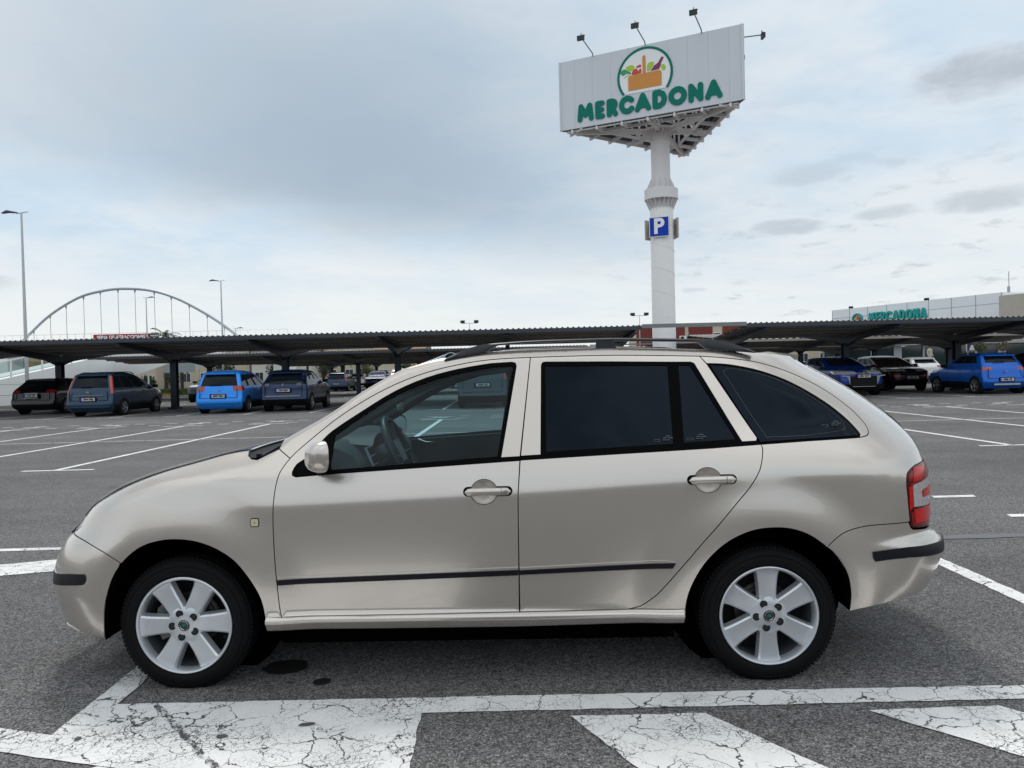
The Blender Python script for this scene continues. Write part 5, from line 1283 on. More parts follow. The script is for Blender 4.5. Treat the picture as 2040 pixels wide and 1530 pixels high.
    if plate:
        txt, zp, fr_ = plate
        ends_ = [fr_] if fr_ else [-1]
        for sx in ends_:
            xp = (X(L) - .004) if sx < 0 else X(0) + .004
            Fp = face((xp + sx * .012, 0, zp), (0, -sx * -1 if sx > 0 else -1, 0), (sx, 0, 0))
            b = MB(); b.box((0, 0, 0), (.30, .085, .008), BG_BK, Fp); b.box((0, 0, .010), (.26, .057, .003), PLW, Fp); b.box((-.238, 0, .0135), (.020, .055, .002), PLB, Fp); b.text(txt, .108, Fp @ Matrix.Translation((.02, -.002, .014)), PLK, .001, .006, xs=.86)
            b.build('number_plate', None, t, smooth=0)
    return t, X, L, w
_paint0 = paint
def paint(n_, c_, m_, r_):
    q_ = _paint0(n_, c_, m_, r_); q_.node_tree.nodes['Principled BSDF'].inputs['Coat Weight'].default_value = .22; return q_
random.seed(5)
P_TEAL = paint('slate_blue', (.011, .036, .074), .3, .3); P_SKY = paint('sky_blue', (.014, .24, .78), .3, .3); P_NAVY = paint('navy', (.005, .022, .075), .35, .25)
P_BLACK = paint('black_paint', (.006, .006, .007), .3, .2); P_MAR = paint('maroon', (.045, .006, .010), .5, .25); P_BEI = paint('beige_far', (.42, .38, .35), .3, .3)
P_ROY = paint('royal_blue', (.002, .105, .50), .35, .28); P_ASX = paint('deep_blue', (.002, .035, .24), .35, .25); P_WH = mat('white_paint', (.72, .72, .70), .3, coat=1); P_GR = paint('graphite', (.055, .065, .07), .5, .3)
def badge(t, X, L, z, kind, y=0, s=.07, at=-1):
    b = MB(); x_ = (X(L) if at < 0 else X(0)) + at * .018
    F_ = face((x_, y, z), (0, -1 if at < 0 else 1, 0), (at, 0, 0))
    if kind == 'chevrons':
        for k in (0, .42):
            for sx in (-1, 1): b.prism([(0, s * (.5 - k)), (0, s * (.15 - k)), (sx * s * .75, s * (-.35 - k)), (sx * s * .75, s * (-.0 - k) - s * .02)], 0, .006 + .001 * sx, None, F_)
    elif kind == 'diamonds':
        for a in (PI / 2, PI / 2 + 2 * PI / 3, PI / 2 + 4 * PI / 3):
            c, s_ = math.cos(a), math.sin(a); pts = [(0, 0), (c * .5 - s_ * .25, s_ * .5 + c * .25), (c, s_), (c * .5 + s_ * .25, s_ * .5 - c * .25)]; b.prism([(p * s, q * s) for p, q in pts], 0, .008, None, F_)
    elif kind == 'lion': b.prism([(-.3 * s, -s), (-.1 * s, -.2 * s), (-.7 * s, -.1 * s), (-.6 * s, .3 * s), (-.1 * s, .3 * s), (0, .9 * s), (.5 * s, 1.0 * s), (.6 * s, .3 * s), (.3 * s, -.1 * s), (.7 * s, -.9 * s), (.3 * s, -.5 * s), (.1 * s, -.9 * s)], 0, .006, None, F_)
    elif kind == 'shield': b.prism([(-s * .6, s * .5), (s * .6, s * .5), (s * .45, -.2 * s), (0, -s * .6), (-s * .45, -.2 * s)], 0, .006, None, F_)
    b.build('badge', BG_CH, t, smooth=0)
def strip(t, X, L, z, m, hw, hh=.012, at=-1, nm='trim_strip', dx=.006, y=0):
    b = MB(); b.box(((X(L) if at < 0 else X(0)) + at * dx, y, z), (.014, hw, hh)); b.build(nm, m, t, smooth=0)
# left block, near row: noses away from us
c = bgcar('estate_car', 'black estate car parked in front of the ramp wall, half hidden behind a canopy post', -19.45, 31.7, True, 'estate', 1.84, P_BLACK, ('5325 JZR', .80, 0), (.9, .95, .33), 'corner', scale=(1, 1.03)); strip(*c[:3], .90, BG_CH, .28, .014); strip(*c[:3], .70, BG_CH, .30, .010)
c = bgcar('people_carrier', 'slate blue people carrier with black roof rails parked between two posts', -15.43, 28.6, True, 'mpv', 1.76, P_TEAL, ('8944 FMJ', .66, 0), (.9, .95, .32), 'tall', BG_BK, scale=(1, 1.035), bump=P_TEAL); badge(*c[:3], .93, 'chevrons'); strip(*c[:3], .80, BG_CH, .55, .008); strip(*c[:3], .38, P_TEAL, .80, .03)
c = bgcar('people_carrier', 'bright sky blue people carrier parked right of the second post', -10.63, 28.7, True, 'mpv', 1.76, P_SKY, ('4997 FRN', .66, 0), (.9, .80, .32), 'wide', scale=(.96, 1.0), bump=P_SKY); badge(*c[:3], .90, 'chevrons'); strip(*c[:3], .44, P_SKY, .80, .035)
c = bgcar('suv', 'dark navy crossover parked beside the bright blue people carrier', -8.28, 29.0, True, 'suv', 1.76, P_NAVY, ('1760 MMY', .82, 0), (.88, .85, .345), 'none', rear_black=True); badge(*c[:3], 1.03, 'lion', s=.055); strip(*c[:3], .60, BG_CH, .66, .016); 
t_, X_, L_, w_ = c
for sd in (1, -1):
    b = MB()
    for k in range(3): b.box((X_(L_ - .055), sd * (w_ * .62 + k * .055), 1.03), (.02, .018, .055), None, Matrix.Identity(4))
    b.build('tail_lamp', mat('lamp_grey_lens', (.20, .21, .24), .2, coat=1), t_, smooth=0)
bgcar('van', 'dark grey van seen through the side windows of the beige car', -.72, 28.0, True, 'van', 1.84, P_GR, ('2439 LRS', .86, 0), (.9, .85, .33), 'tall'); badge(t_, X_, L_, 1.03, 'lion') if False else None
bgcar('suv', 'grey crossover facing us behind the bright blue people carrier, beside the grass verge', -17.1, 43.6, False, 'suv', 1.80, P_GR, ('1846 KLD', .62, 1), group='cars parked under the canopies')
c = bgcar('people_carrier', 'small slate blue people carrier far off, left of the dark off-roader', -13.75, 63.6, True, 'mpv', 1.80, P_TEAL, ('6130 GKC', .66, 0), lamp='tall', lod=1); badge(*c[:3], .93, 'chevrons')
bgcar('suv', 'dark blue off-roader facing us far off in front of the white van', -12.45, 75, False, 'suv', 1.96, P_NAVY, ('3391 FTB', .72, 1), lod=1, scale=(1.08, 1.08))
bgcar('hatch', 'pale silver hatchback mostly hidden behind a far canopy post', -15.9, 84, True, 'hatch', 1.75, P_BEI, None, lod=2)
bgcar('van', 'white van far off behind the dark off-roader', -12.6, 92, False, 'van', 1.9, P_WH, None, lod=2, scale=(1, 1.12), cat='van')
bgcar('hatch', 'dark hatchback glimpsed through the windscreen of the beige car', -5.0, 45.9, True, 'hatch', 1.75, P_BLACK, None, lod=1)
# right block
c = bgcar('suv', 'deep blue crossover facing us just right of the beige car', 14.28, 30.3, False, 'suv', 1.80, P_ASX, ('5801 KNT', .80, 1), (.88, .85, .34), 'corner', scale=(1, 1.0)); badge(*c[:3], .93, 'diamonds', s=.07, at=1)
t_, X_, L_, w_ = c
b = MB(); b.box((X_(-.004), 0, .60), (.02, .52, .20)); b.build('grille', BG_BK, t_, smooth=0)
for sd in (1, -1):
    b = MB(); b.prism([(.50, .86), (.62, .90), (.86, .92), (.86, .885), (.66, .86), (.585, .74), (.55, .56), (.52, .56), (.535, .74)], -.01, .02, None, Matrix(((0, 0, 1, X_(.03)), (sd, 0, 0, 0), (0, 1, 0, -.08), (0, 0, 0, 1)))); b.build('chrome_trim', BG_CH, t_, smooth=0)
strip(*c[:3], .92, BG_CH, .52, .010, 1); strip(*c[:3], .40, BG_CH, .45, .018, 1)
c = bgcar('suv', 'maroon crossover facing us, partly hidden by the bright blue hatchback', 18.55, 34.7, False, 'suv', 1.85, P_MAR, ('0330 JVX', .62, 1), (.9, .85, .35), scale=(1, 1.02)); strip(*c[:3], .80, BG_BK, .50, .09, 1, 'grille')
bgcar('hatch', 'beige hatchback facing us between the deep blue and the maroon crossovers', 16.3, 34.8, False, 'hatch', 1.72, P_BEI, None, lod=1)
bgcar('suv', 'white crossover behind the maroon one, seen over its bonnet', 25.6, 46.0, True, 'suv', 1.80, P_WH, None, lod=1)
bgcar('hatch', 'white hatchback far right, its roof just above the tail of the beige car', 20.6, 51, False, 'hatch', 1.75, P_WH, None, lod=2)
c = bgcar('hatch', 'bright blue hatchback with grey roof rails and silver rear skid plate, tail towards us', 19.2, 29.2, True, 'hatch', 1.72, P_ROY, ('9408 LFP', .56, 0), (.84, .62, .335), 'corner', BG_BK, scale=(1.0, 1.02), bump=P_ROY); badge(*c[:3], .86, 'shield', s=.07)
strip(*c[:3], .38, mat('skid_silver', (.42, .43, .45), .4, .5), .50, .03, nm='skid_plate', dx=.02)
bgcar('suv', 'black car cut by the right edge of the picture, beside the bright blue hatchback', 21.75, 29.4, True, 'suv', 1.8, P_BLACK, None, lod=1)

# ------------------------------------------------------------------ bridge, ramp and its wall
BW = mat('bridge_white', (.82, .82, .80), .5, var=.08, vscale=1.2); BS = mat('bridge_steel', (.33, .37, .41), .45, .3); CAB = mat('cable', (.30, .32, .34), .5, .3)
br = tag(empty('arch_bridge', (-49.5, 100, 0)), 'footbridge with a single pale steel arch and thin hangers behind the left canopy', 'bridge')
b = MB(); AP = [(-63.6, 6.7), (-62.83, 7.45), (-59.8, 10.12), (-56.13, 12.25), (-53.18, 13.05), (-50.23, 13.32), (-46.65, 13.0), (-43.42, 11.95), (-40.21, 10.2), (-37.65, 8.5), (-36.06, 7.25), (-35.2, 6.5)]
arc = sm(AP, 5); b.tube([(x + 49.5, 0, z) for x, z in arc], .17, 8); b.build('arch', BS, br)
for k, hx in enumerate([-62.0, -59.8, -57.7, -55.4, -53.2, -50.9, -48.7, -46.2, -44.0, -41.7, -39.4, -37.2]):
    z1 = itp(AP, hx) - .1; b = MB(); b.tube([(hx + 49.5, 0, 6.6), (hx + 49.5, 0, z1)], .035, 5); b.tube([(hx + 49.5, 0, z1 - .35), (hx + 49.5, 0, z1)], [.05, .13], 6); b.build('hanger', CAB, br)
b = MB()
b.box((0, 0, 6.2), (21, 2.0, .35)); b.build('deck', BW, br, smooth=0)
b = MB()
for x_ in range(-20, 22, 1): b.box((x_, -1.95, 6.95), (.02, .02, .5))
for z_ in (7.45,): b.box((0, -1.95, z_), (21, .03, .025))
b.build('railing', BW, br, smooth=0)
b = MB()
for x_ in (-16, 20): b = MB(); b.box((x_, 0, 3.0), (1.0, 1.6, 3.0)); b.build('pier', BW, br, smooth=0)
t = tag(empty('banner', (-49.0, 97.9, 6.88)), 'red banner with white lettering tied to the bridge railing', 'banner')
b = MB(); b.box((-.6, 0, 0), (3.55, .012, .44)); b.build('red_field', mat('banner_red', (.30, .012, .022), .6), t, smooth=0)
b = MB(); b.box((3.55, -.002, 0), (.62, .012, .44)); b.build('dark_field', mat('banner_dark', (.022, .015, .02), .6), t, smooth=0)
b = MB(); b.text('FERIA DE ATRACCIONES', .62, face((-.6, -.02, .03), (1, 0, 0), (0, -1, 0)), None, .004, .03, xs=.90); b.build('lettering', mat('banner_white', (.75, .72, .72), .6), t, smooth=0)
b = MB(); b.text('PARQUE', .26, face((3.62, -.02, .14), (1, 0, 0), (0, -1, 0)), None, .004, .01); b.build('lettering', mat('banner_white', (.75, .72, .72), .6), t, smooth=0)
# ramp rising from left to right behind the first canopy
rw = tag(empty('access_ramp', (-27, 46, 0)), 'white access ramp with white posts and glass panels behind the black estate car', 'ramp')
RA, RB = Vector((-34.0, 41.5)), Vector((-27.5, 53.0)); 
def rp(t, off=0): d_ = (RB - RA).normalized(); n_ = Vector((-d_.y, d_.x)); q = RA.lerp(RB, t) + n_ * off; return q.x + 27, q.y - 46
def rz_(t): return .25 + 2.95 * t
N_ = 14; V = []; 
for off in (0, 3.6):
    for i in range(N_ + 1):
        t_ = i / N_; x_, y_ = rp(t_, off); V += [(x_, y_, 0), (x_, y_, rz_(t_))]
F = []; k = 2 * (N_ + 1)
for i in range(N_): F += [(2 * i, 2 * i + 2, 2 * i + 3, 2 * i + 1), (2 * i + 1, 2 * i + 3, k + 2 * i + 3, k + 2 * i + 1), (k + 2 * i, k + 2 * i + 1, k + 2 * i + 3, k + 2 * i + 2)]
F += [(2 * N_, k + 2 * N_, k + 2 * N_ + 1, 2 * N_ + 1)]
b = MB(); b.add(V, F)
b.build('wall', BW, rw, smooth=0)
b = MB()
for i in range(N_ + 1):
    t_ = i / N_; 
    for z0_ in (.6, 1.3, 2.0):
        pass
for z_ in (.62, 1.28):
    a_, b_ = rp(.08 if z_ < 1 else .38, -.01), rp(1, -.01); b.bar((*a_, z_), (*b_, z_ + .0), .01, .02)
b.build('joint_line', mat('joint_grey', (.30, .30, .30), .7), rw, smooth=0)
b = MB()
for i in range(0, N_ + 1):
    t_ = i / N_; x_, y_ = rp(t_, .06); b.box((x_, y_, rz_(t_) + .50), (.04, .04, .55))
for dz_ in (1.05, .12): a_, b_ = rp(0, .06), rp(1, .06); b.bar((*a_, rz_(0) + dz_), (*b_, rz_(1) + dz_), .09, .07)
b.build('railing', BW, rw, smooth=0)
b = MB(); a_, b_ = rp(0, .06), rp(1, .06); V = [(*a_, rz_(0) + .16), (*b_, rz_(1) + .16), (*b_, rz_(1) + 1.02), (*a_, rz_(0) + 1.02)]; b.add(V, [(0, 1, 2, 3)]); b.build('glass_panel', glass('rail_glass', (.55, .68, .66), .02, .05), rw, smooth=0)
b = MB(); b.prism([(-21.2 + 27, 58 - 46), (-12.5 + 27, 66 - 46), (-15 + 27, 70 - 46), (-24 + 27, 61 - 46)], 2.5, 3.4); 
V = []; path = [(-27.5, 53, 1.2, 3.2), (-28.2, 64, 2.8, 4.3), (-29.5, 98, 5.8, 6.5)]
for (x_, y_, a_, b_) in path: V += [(x_ + 27, y_ - 46, a_), (x_ + 27, y_ - 46, b_), (x_ + 23.4, y_ - 46, b_), (x_ + 23.4, y_ - 46, a_)]
b = MB(); b.add(V, [(0, 3, 2, 1), (8, 9, 10, 11)] + [(4 * k + q, 4 * k + (q + 1) % 4, 4 * k + 4 + (q + 1) % 4, 4 * k + 4 + q) for k in (0, 1) for q in range(4)]); b.build('overhead_slab', BW, rw, smooth=0)

# ------------------------------------------------------------------ verge, kerbs, far strips
mat('kerb_stone', (.42, .39, .34), .8, var=.12, vscale=5)
b = MB(); b.bar((-45, 40.3, .07), (-26.5, 40.9, .07), .25, .14); b.bar((-21, 55.5, .07), (9, 55.5, .07), .25, .14) if False else None
tag(b.build('kerb', MATS['kerb_stone'], smooth=0), 'pale stone kerb at the foot of the white ramp wall', 'kerb')
b = MB(); b.bar((-60, 57.9, .07), (-16, 57.9, .07), .3, .14); tag(b.build('kerb', MATS['kerb_stone'], smooth=0), 'long pale kerb in front of the grass verge', 'kerb')
GR_ = mat('grass_green', (.050, .078, .022), .9, var=.5, vscale=1.5, bump=1, bscale=8); YV = mat('yellow_flowers', (.34, .22, .02), .9, var=.4, vscale=3)
def tuft(name, x0, x1, y0, y1, n, h, m, label):
    b = MB(); V = []; F = []
    b.add([(x0, y0, .03), (x1, y0, .03), (x1, y1, .03), (x0, y1, .03)], [(0, 1, 2, 3)])
    for i in range(n):
        x = random.uniform(x0, x1); y = random.uniform(y0, y1); a = random.uniform(0, PI); hh = h * random.uniform(.5, 1.3); wv = random.uniform(.10, .25)
        k = len(V); V += [(x - wv * math.cos(a), y - wv * math.sin(a), .02), (x + wv * math.cos(a), y + wv * math.sin(a), .02), (x + random.uniform(-.1, .1), y, hh)]; F.append((k, k + 1, k + 2))
    b.add(V, F); tag(b.build(name, m, smooth=0), label, 'grass', kind='stuff')
tuft('grass', -62, -26.8, 61, 92, 4200, .35, GR_, 'green grass verge in front of the cream houses')
tuft('flowers', -62, -26.5, 58.2, 60.4, 1800, .28, YV, 'yellow flowering strip along the far kerb')

# ------------------------------------------------------------------ houses, facades, supermarket
CRM = mat('render_cream', (.50, .43, .33), .85, var=.10, vscale=.8); CRW = mat('render_white', (.56, .53, .48), .85, var=.08); TILE = mat('roof_tile', (.30, .17, .10), .85, var=.25, vscale=2); BRK = mat('brick_red', (.155, .028, .020), .8, var=.15, vscale=1.5)
WIN = mat('window_dark', (.030, .040, .048), .12); FRM = mat('window_frame_white', (.62, .62, .60), .5); GFC = mat('facade_grey', (.30, .31, .33), .6, var=.08); GLS = mat('shop_glass', (.010, .026, .028), .06, spec=.8); GGR = mat('shop_green', (.012, .085, .06), .4)
def house(x, y, w, d, h, label, wall=CRM, roof='tile', nw=4, floors=2, group='houses beyond the car park', rz=0):
    t = tag(empty('house', (x - .013 * y, y, 0), rz), label, 'house', group)
    b = MB(); b.box((0, 0, h / 2), (w / 2, d / 2, h / 2)); b.build('wall', wall, t, smooth=0)
    b = MB()
    if roof == 'tile':
        V = [(-w / 2 - .3, -d / 2 - .3, h), (w / 2 + .3, -d / 2 - .3, h), (w / 2 + .3, d / 2 + .3, h), (-w / 2 - .3, d / 2 + .3, h), (-w / 2 - .3, 0, h + 1.3), (w / 2 + .3, 0, h + 1.3)]
        b.add(V, [(0, 1, 5, 4), (2, 3, 4, 5), (0, 4, 3), (1, 2, 5), (0, 3, 2, 1)]); b.build('roof', TILE, t, smooth=0)
    else: b.box((0, 0, h + .15), (w / 2 + .1, d / 2 + .1, .15)); b.build('roof', wall, t, smooth=0)
    for f in range(floors):
        for i in range(nw):
            wx = -w / 2 + w * (i + .5) / nw; wz = h * (f + .55) / floors; ww = min(.6, w / nw * .28)
            b = MB(); b.box((wx, -d / 2 - .03, wz), (ww + .08, .04, .72)); fr2 = b.build('window', FRM, t, smooth=0)
            b = MB(); b.box((wx - ww * .5, -d / 2 - .08, wz), (ww * .44, .012, .62)); b.box((wx + ww * .5, -d / 2 - .08, wz), (ww * .44, .012, .62)); b.build('pane', WIN, fr2, smooth=0)
    return t
house(-57, 118, 12, 9, 5.2, 'cream house with red tiled roof seen under the bridge slab', nw=5)
house(-44, 122, 11, 9, 5.8, 'cream house with white window frames left of the dark palm trunk', nw=4)
house(-33, 120, 9, 9, 5.4, 'white house behind the bushes, above the bright blue people carrier', CRW, nw=4)
house(-24, 126, 8, 9, 6.0, 'narrow cream house between far canopy posts left of the navy crossover', nw=3)
house(-15.5, 122, 7.5, 9, 5.2, 'cream house with tiled roof just left of the no entry sign', nw=3)
house(-72, 112, 14, 10, 5.5, 'ochre house at the left edge behind the glass railing', mat('render_ochre', (.46, .30, .17), .85, var=.1), nw=4)
# commercial front behind the middle
t = tag(empty('shop_row', (6, 128, 0)), 'long dark shop front with white pilasters behind the middle canopies', 'shop building')
b = MB(); b.box((0, 4, 2.3), (16.5, 4, 2.3)); b.build('wall', mat('shop_dark', (.055, .062, .070), .6), t, smooth=0)
for i in range(9): b = MB(); b.box((-16 + i * 4, -.08, 2.3), (.35, .08, 2.3)); b.build('pilaster', CRW, t, smooth=0)
for i in range(8): b = MB(); b.box((-14 + i * 4, -.05, 2.0), (1.45, .05, 1.4)); b.build('window', WIN, t, smooth=0)
# brick and cream block behind the pylon
t = tag(empty('apartment_block', (28.5, 122, 0)), 'cream apartment block with dark red brick panels behind the pylon', 'apartment block')
b = MB(); b.box((0, 4, 4.0), (8.6, 4, 4.0)); b.build('wall', CRM, t, smooth=0)
for (x_, w_) in ((-7.0, 1.6), (-1.9, 1.0), (1.6, 1.9), (6.7, 1.6)): b = MB(); b.box((x_, -.06, 5.1), (w_, .06, 2.75)); b.build('brick_panel', BRK, t, smooth=0)
for (x_, w_) in ((-4.3, .8), (.0, .5), (4.2, .7)):
    b = MB(); b.box((x_, -.03, 6.2), (w_, .05, .6)); f_ = b.build('window', FRM, t, smooth=0); b = MB(); b.box((x_, -.09, 6.2), (w_ * .8, .012, .45)); b.build('pane', WIN, f_, smooth=0)
b = MB(); b.box((0, 3.9, 8.1), (8.7, 4.1, .10)); b.build('roof', CRW, t, smooth=0)
t = tag(empty('air_conditioner', (27.2, 121.6, 5.6)), 'white air conditioner box with round black fan on the cream wall', 'air conditioner')
b = MB(); b.box((0, 0, .35), (.55, .2, .38)); b.build('housing', FRM, t, smooth=0)
b = MB(); b.lathe([(0, 0), (.27, 0)], 20, None, face((-.12, -.215, .35), (1, 0, 0), (0, -1, 0))); b.build('fan', BG_BK, t, smooth=0)
# low cream walls right of it
house(43, 116, 12, 6, 4.2, 'low cream building with flat roof above the tail of the beige car', CRM, 'flat', 4, 1)
t = tag(empty('awning', (48.6, 96, 0)), 'white arched fabric canopy between the cream wall and the supermarket glass', 'awning')
b = MB(); V = []
for i in range(9):
    a = PI * i / 8; V += [(2.4 * math.cos(a), -1.5, 1.6 + 1.7 * math.sin(a)), (2.4 * math.cos(a), 1.5, 1.6 + 1.7 * math.sin(a))]
b.add(V, [(2 * i, 2 * i + 2, 2 * i + 3, 2 * i + 1) for i in range(8)]); b.build('fabric', FRM, t)
for sx in (-2.4, 2.4):
    for sy in (-1.5, 1.5): b = MB(); b.tube([(sx, sy, 0), (sx, sy, 1.6)], .05, 6); b.build('post', GFC, t)
# supermarket
SA_, SB_ = Vector((46.05, 110.0, 0)), Vector((55.75, 87.0, 0)); dS = (SB_ - SA_).normalized(); nS = Vector((dS.y, -dS.x, 0)); LS = (SB_ - SA_).length
sup = tag(empty('supermarket', (46.05, 110.0, 0), math.atan2(dS.y, dS.x)), 'white panelled supermarket front with dark glass below and turquoise name letters', 'supermarket')
PNL = mat('facade_white', (.80, .82, .85), .5, var=.05)
b = MB(); b.box((LS / 2, 6, 6.6), (LS / 2, 6, 2.35)); b.build('fascia', PNL, sup, smooth=0)
b = MB(); b.box((LS / 2, 5.98, 7.75), (LS / 2, 6.0, .02))
for i in range(9): b.box((i * 3.1, -.005, 6.7), (.03, .02, 2.25))
b.build('panel_joint', mat('joint_grey', (.30, .30, .30), .7), sup, smooth=0)
b = MB(); b.box((LS / 2 + 10, 8, 2.1), (LS / 2 + 14, 7, 2.1)); b.build('glass_front', GLS, sup, smooth=0)
for i in range(14):
    b = MB(); b.box((-3 + i * 3.0, .92, 2.1), (.10 if i % 3 else .45, .1, 2.1)); b.build('pillar', GFC if i % 3 == 0 else GGR, sup, smooth=0)
b = MB(); b.box((LS + 9, 4, 5.9), (8.5, 5.4, 2.55)); b.build('stone_wall', mat('stone_beige', (.46, .42, .36), .85, var=.1, vscale=1.5), sup, smooth=0)
for fx in (3.1, 15.0):
    b = MB(); b.box((fx, .3, 9.12), (.22, .2, .14)); b.box((fx, .3, 8.98), (.04, .04, .1)); b.build('roof_floodlight', BG_BK, sup, smooth=0)
b = MB(); b.tube([(23.3, 3.5, 8.4), (23.3, 3.5, 11.6)], .045, 5); b.box((23.3, 3.45, 9.5), (.12, .1, .35)); b.build('antenna_mast', CAB, sup)
TQ = mat('logo_turquoise', (.0, .30, .28), .45)
Fs = face((0, 0, 0), (1, 0, 0), (0, -1, 0))
b = MB(); boxes = []; xx = 6.5
for ch, wd_ in zip('MERCADONA', (1.12, .74, .82, .97, .97, .93, 1.03, .93, 1.0)): boxes.append((xx + wd_ / 2, wd_, 6.75, 1.32)); xx += wd_ + .05
stroke_word(b, 'MERCADONA', boxes, Matrix(((1, 0, 0, 0), (0, 0, -1, -.02), (0, 1, 0, 0), (0, 0, 0, 1))), .25, 0, .3); b.build('name_lettering', TQ, sup, smooth=0)
b = MB(); Fb = Matrix(((1, 0, 0, 0), (0, 0, -1, -.02), (0, 1, 0, 0), (0, 0, 0, 1)))
for i in range(40):
    a0, a1 = R(-40) + R(260) * i / 40, R(-40) + R(260) * (i + 1) / 40; b.prism([(4.6 + r * math.cos(a), 7.32 + r * math.sin(a)) for r, a in ((.70, a0), (.84, a0), (.84, a1), (.70, a1))], 0, .3, TQ, Fb)
b.prism([(4.15, 6.8), (4.15, 7.25), (5.05, 7.25), (5.05, 6.8)], 0, .28, FRM, Fb); b.prism([(4.53, 7.25), (4.53, 7.8), (4.67, 7.8), (4.67, 7.25)], 0, .28, ORG, Fb); b.prism([(4.2, 7.3), (4.25, 7.6), (4.45, 7.55), (4.45, 7.3)], 0, .27, LIME, Fb); b.prism([(4.75, 7.3), (4.8, 7.6), (5.0, 7.55), (5.0, 7.3)], 0, .27, REDL, Fb)
b.build('round_logo', None, sup, smooth=0)
# small upright signs, planters, people by the entrance
def post_sign(x, y, z, w, h, m, label, shape='rect', txt=None, tm=None, ph=None):
    t = tag(empty('sign', (x, y, 0)), label, 'sign')
    b = MB(); b.tube([(0, .05, 0), (0, .05, z)], .035, 6); b.build('post', GFC, t)
    b = MB()
    if shape == 'round': b.lathe([(0, .01), (w, .01), (w, -.01)], 28, None, face((0, 0, z), (1, 0, 0), (0, -1, 0)))
    else: b.box((0, 0, z), (w, .012, h))
    b.build('panel', m, t, smooth=0)
    return t
SR = mat('sign_red', (.42, .018, .022), .5)
t = post_sign(-9.6, 84, 3.0, .55, .55, SR, 'round red and white no entry sign above the far off-roader', 'round')
b = MB(); b.box((0, -.03, 3.0), (.38, .01, .10)); b.build('bar', FRM, t, smooth=0)
t = post_sign(-37.4, 92, 3.0, .50, .5, mat('sign_grey', (.42, .42, .40), .6), 'pale round road sign seen from behind, right of the second canopy post', 'round')
t = post_sign(-28.4, 95, 4.0, 1.9, .42, FRM, 'white direction board with a blue square above the bright blue people carrier')
b = MB(); b.box((-1.5, -.03, 4.0), (.38, .01, .42)); b.build('blue_square', bl, t, smooth=0)
t = post_sign(-40.2, 93, 3.4, 1.9, 1.2, mat('board_grey', (.26, .28, .30), .6), 'large grey back of a billboard beside the palm trunk')
# ------------------------------------------------------------------ people
def skinned(name, vs, es, rs, m, parent):
    """one continuous body: tapered limbs around a skeleton, joined by a voxel-free metaball-like sweep (skin modifier)"""
    me = bpy.data.meshes.new(name); bm = bmesh.new(); sl_ = bm.verts.layers.skin.verify()
    bv = [bm.verts.new(v) for v in vs]
    for i, r in enumerate(rs): bv[i][sl_].radius = (r, r * .9)
    bv[0][sl_].use_root = True
    for a, b_ in es: bm.edges.new((bv[a], bv[b_]))
    bm.to_mesh(me); bm.free(); me.materials.append(m)
    o = bpy.data.objects.new(name, me); COL.objects.link(o); o.parent = parent
    o.modifiers.new('skin', 'SKIN').use_smooth_shade = True; s_ = o.modifiers.new('sub', 'SUBSURF'); s_.levels = 1; s_.render_levels = 1
    return o
def person(x, y, z, h, top_, legs, label, hair=(.03, .022, .018), rz=0, step=.03):
    t = tag(empty('person', (x, y, z), rz), label, 'person')
    vs = [(0, 0, .53), (0, 0, .63), (0, 0, .73), (0, 0, .81), (0, 0, .86), (0, -.01, .93), (.05, 0, .49), (.055, -step, .28), (.05, -step * .5, .045), (.06, -.08, .02), (-.05, 0, .49), (-.055, step, .28), (-.05, step * 2, .045), (-.06, step, .02),
          (.10, 0, .79), (.135, .02, .64), (.12, -.07, .51), (-.10, 0, .79), (-.135, .01, .64), (-.12, -.06, .51)]
    es = [(0, 1), (1, 2), (2, 3), (3, 4), (4, 5), (0, 6), (6, 7), (7, 8), (8, 9), (0, 10), (10, 11), (11, 12), (12, 13), (3, 14), (14, 15), (15, 16), (3, 17), (17, 18), (18, 19)]
    rs = [.080, .072, .085, .070, .030, .058, .055, .036, .024, .024, .055, .036, .024, .024, .040, .028, .020, .040, .028, .020]
    m = bpy.data.materials.new('clothes'); m.use_nodes = True; q = NT(m.node_tree); bb = m.node_tree.nodes['Principled BSDF']
    sp = q.n('ShaderNodeSeparateXYZ'); q.put(sp.inputs[0], q.n('ShaderNodeTexCoord').outputs['Object']); zc_ = sp.outputs[2]
    c1 = q.mix(q.m('GREATER_THAN', zc_, .52 * h), (*legs, 1), (*top_, 1)); q.put(bb.inputs['Base Color'], q.mix(q.m('GREATER_THAN', zc_, .862 * h), c1, (.42, .25, .18, 1))); bb.inputs['Roughness'].default_value = .85
    skinned('body', [(a * h, b_ * h, c_ * h) for a, b_, c_ in vs], es, [r * h for r in rs], m, t)
    b = MB(); b.lathe([(0, 1.0 * h), (.045 * h, .99 * h), (.064 * h, .96 * h), (.062 * h, .925 * h)], 14); b.build('hair', mat('hair_%d' % int(x * 10), hair, .8), t)
    return t
tp = MB(); tp.box((34, 66, .40), (9, 7, .40)); tag(tp.build('entrance_terrace', mat('terrace_grey', (.22, .22, .22), .8), smooth=0), kind='structure')
person(32.9, 60.4, .80, 1.78, (.50, .46, .38), (.52, .50, .46), 'person in a cream jacket and white trousers standing by the supermarket entrance', rz=.3)
person(46.6, 79.5, 0, 1.75, (.60, .60, .60), (.10, .10, .11), 'person in a white top half hidden beside the cream-jacketed one', rz=-.5) if False else None
person(28.9, 61.0, .80, 1.75, (.006, .10, .62), (.02, .03, .08), 'person in a bright blue top behind the maroon crossover', rz=.6)
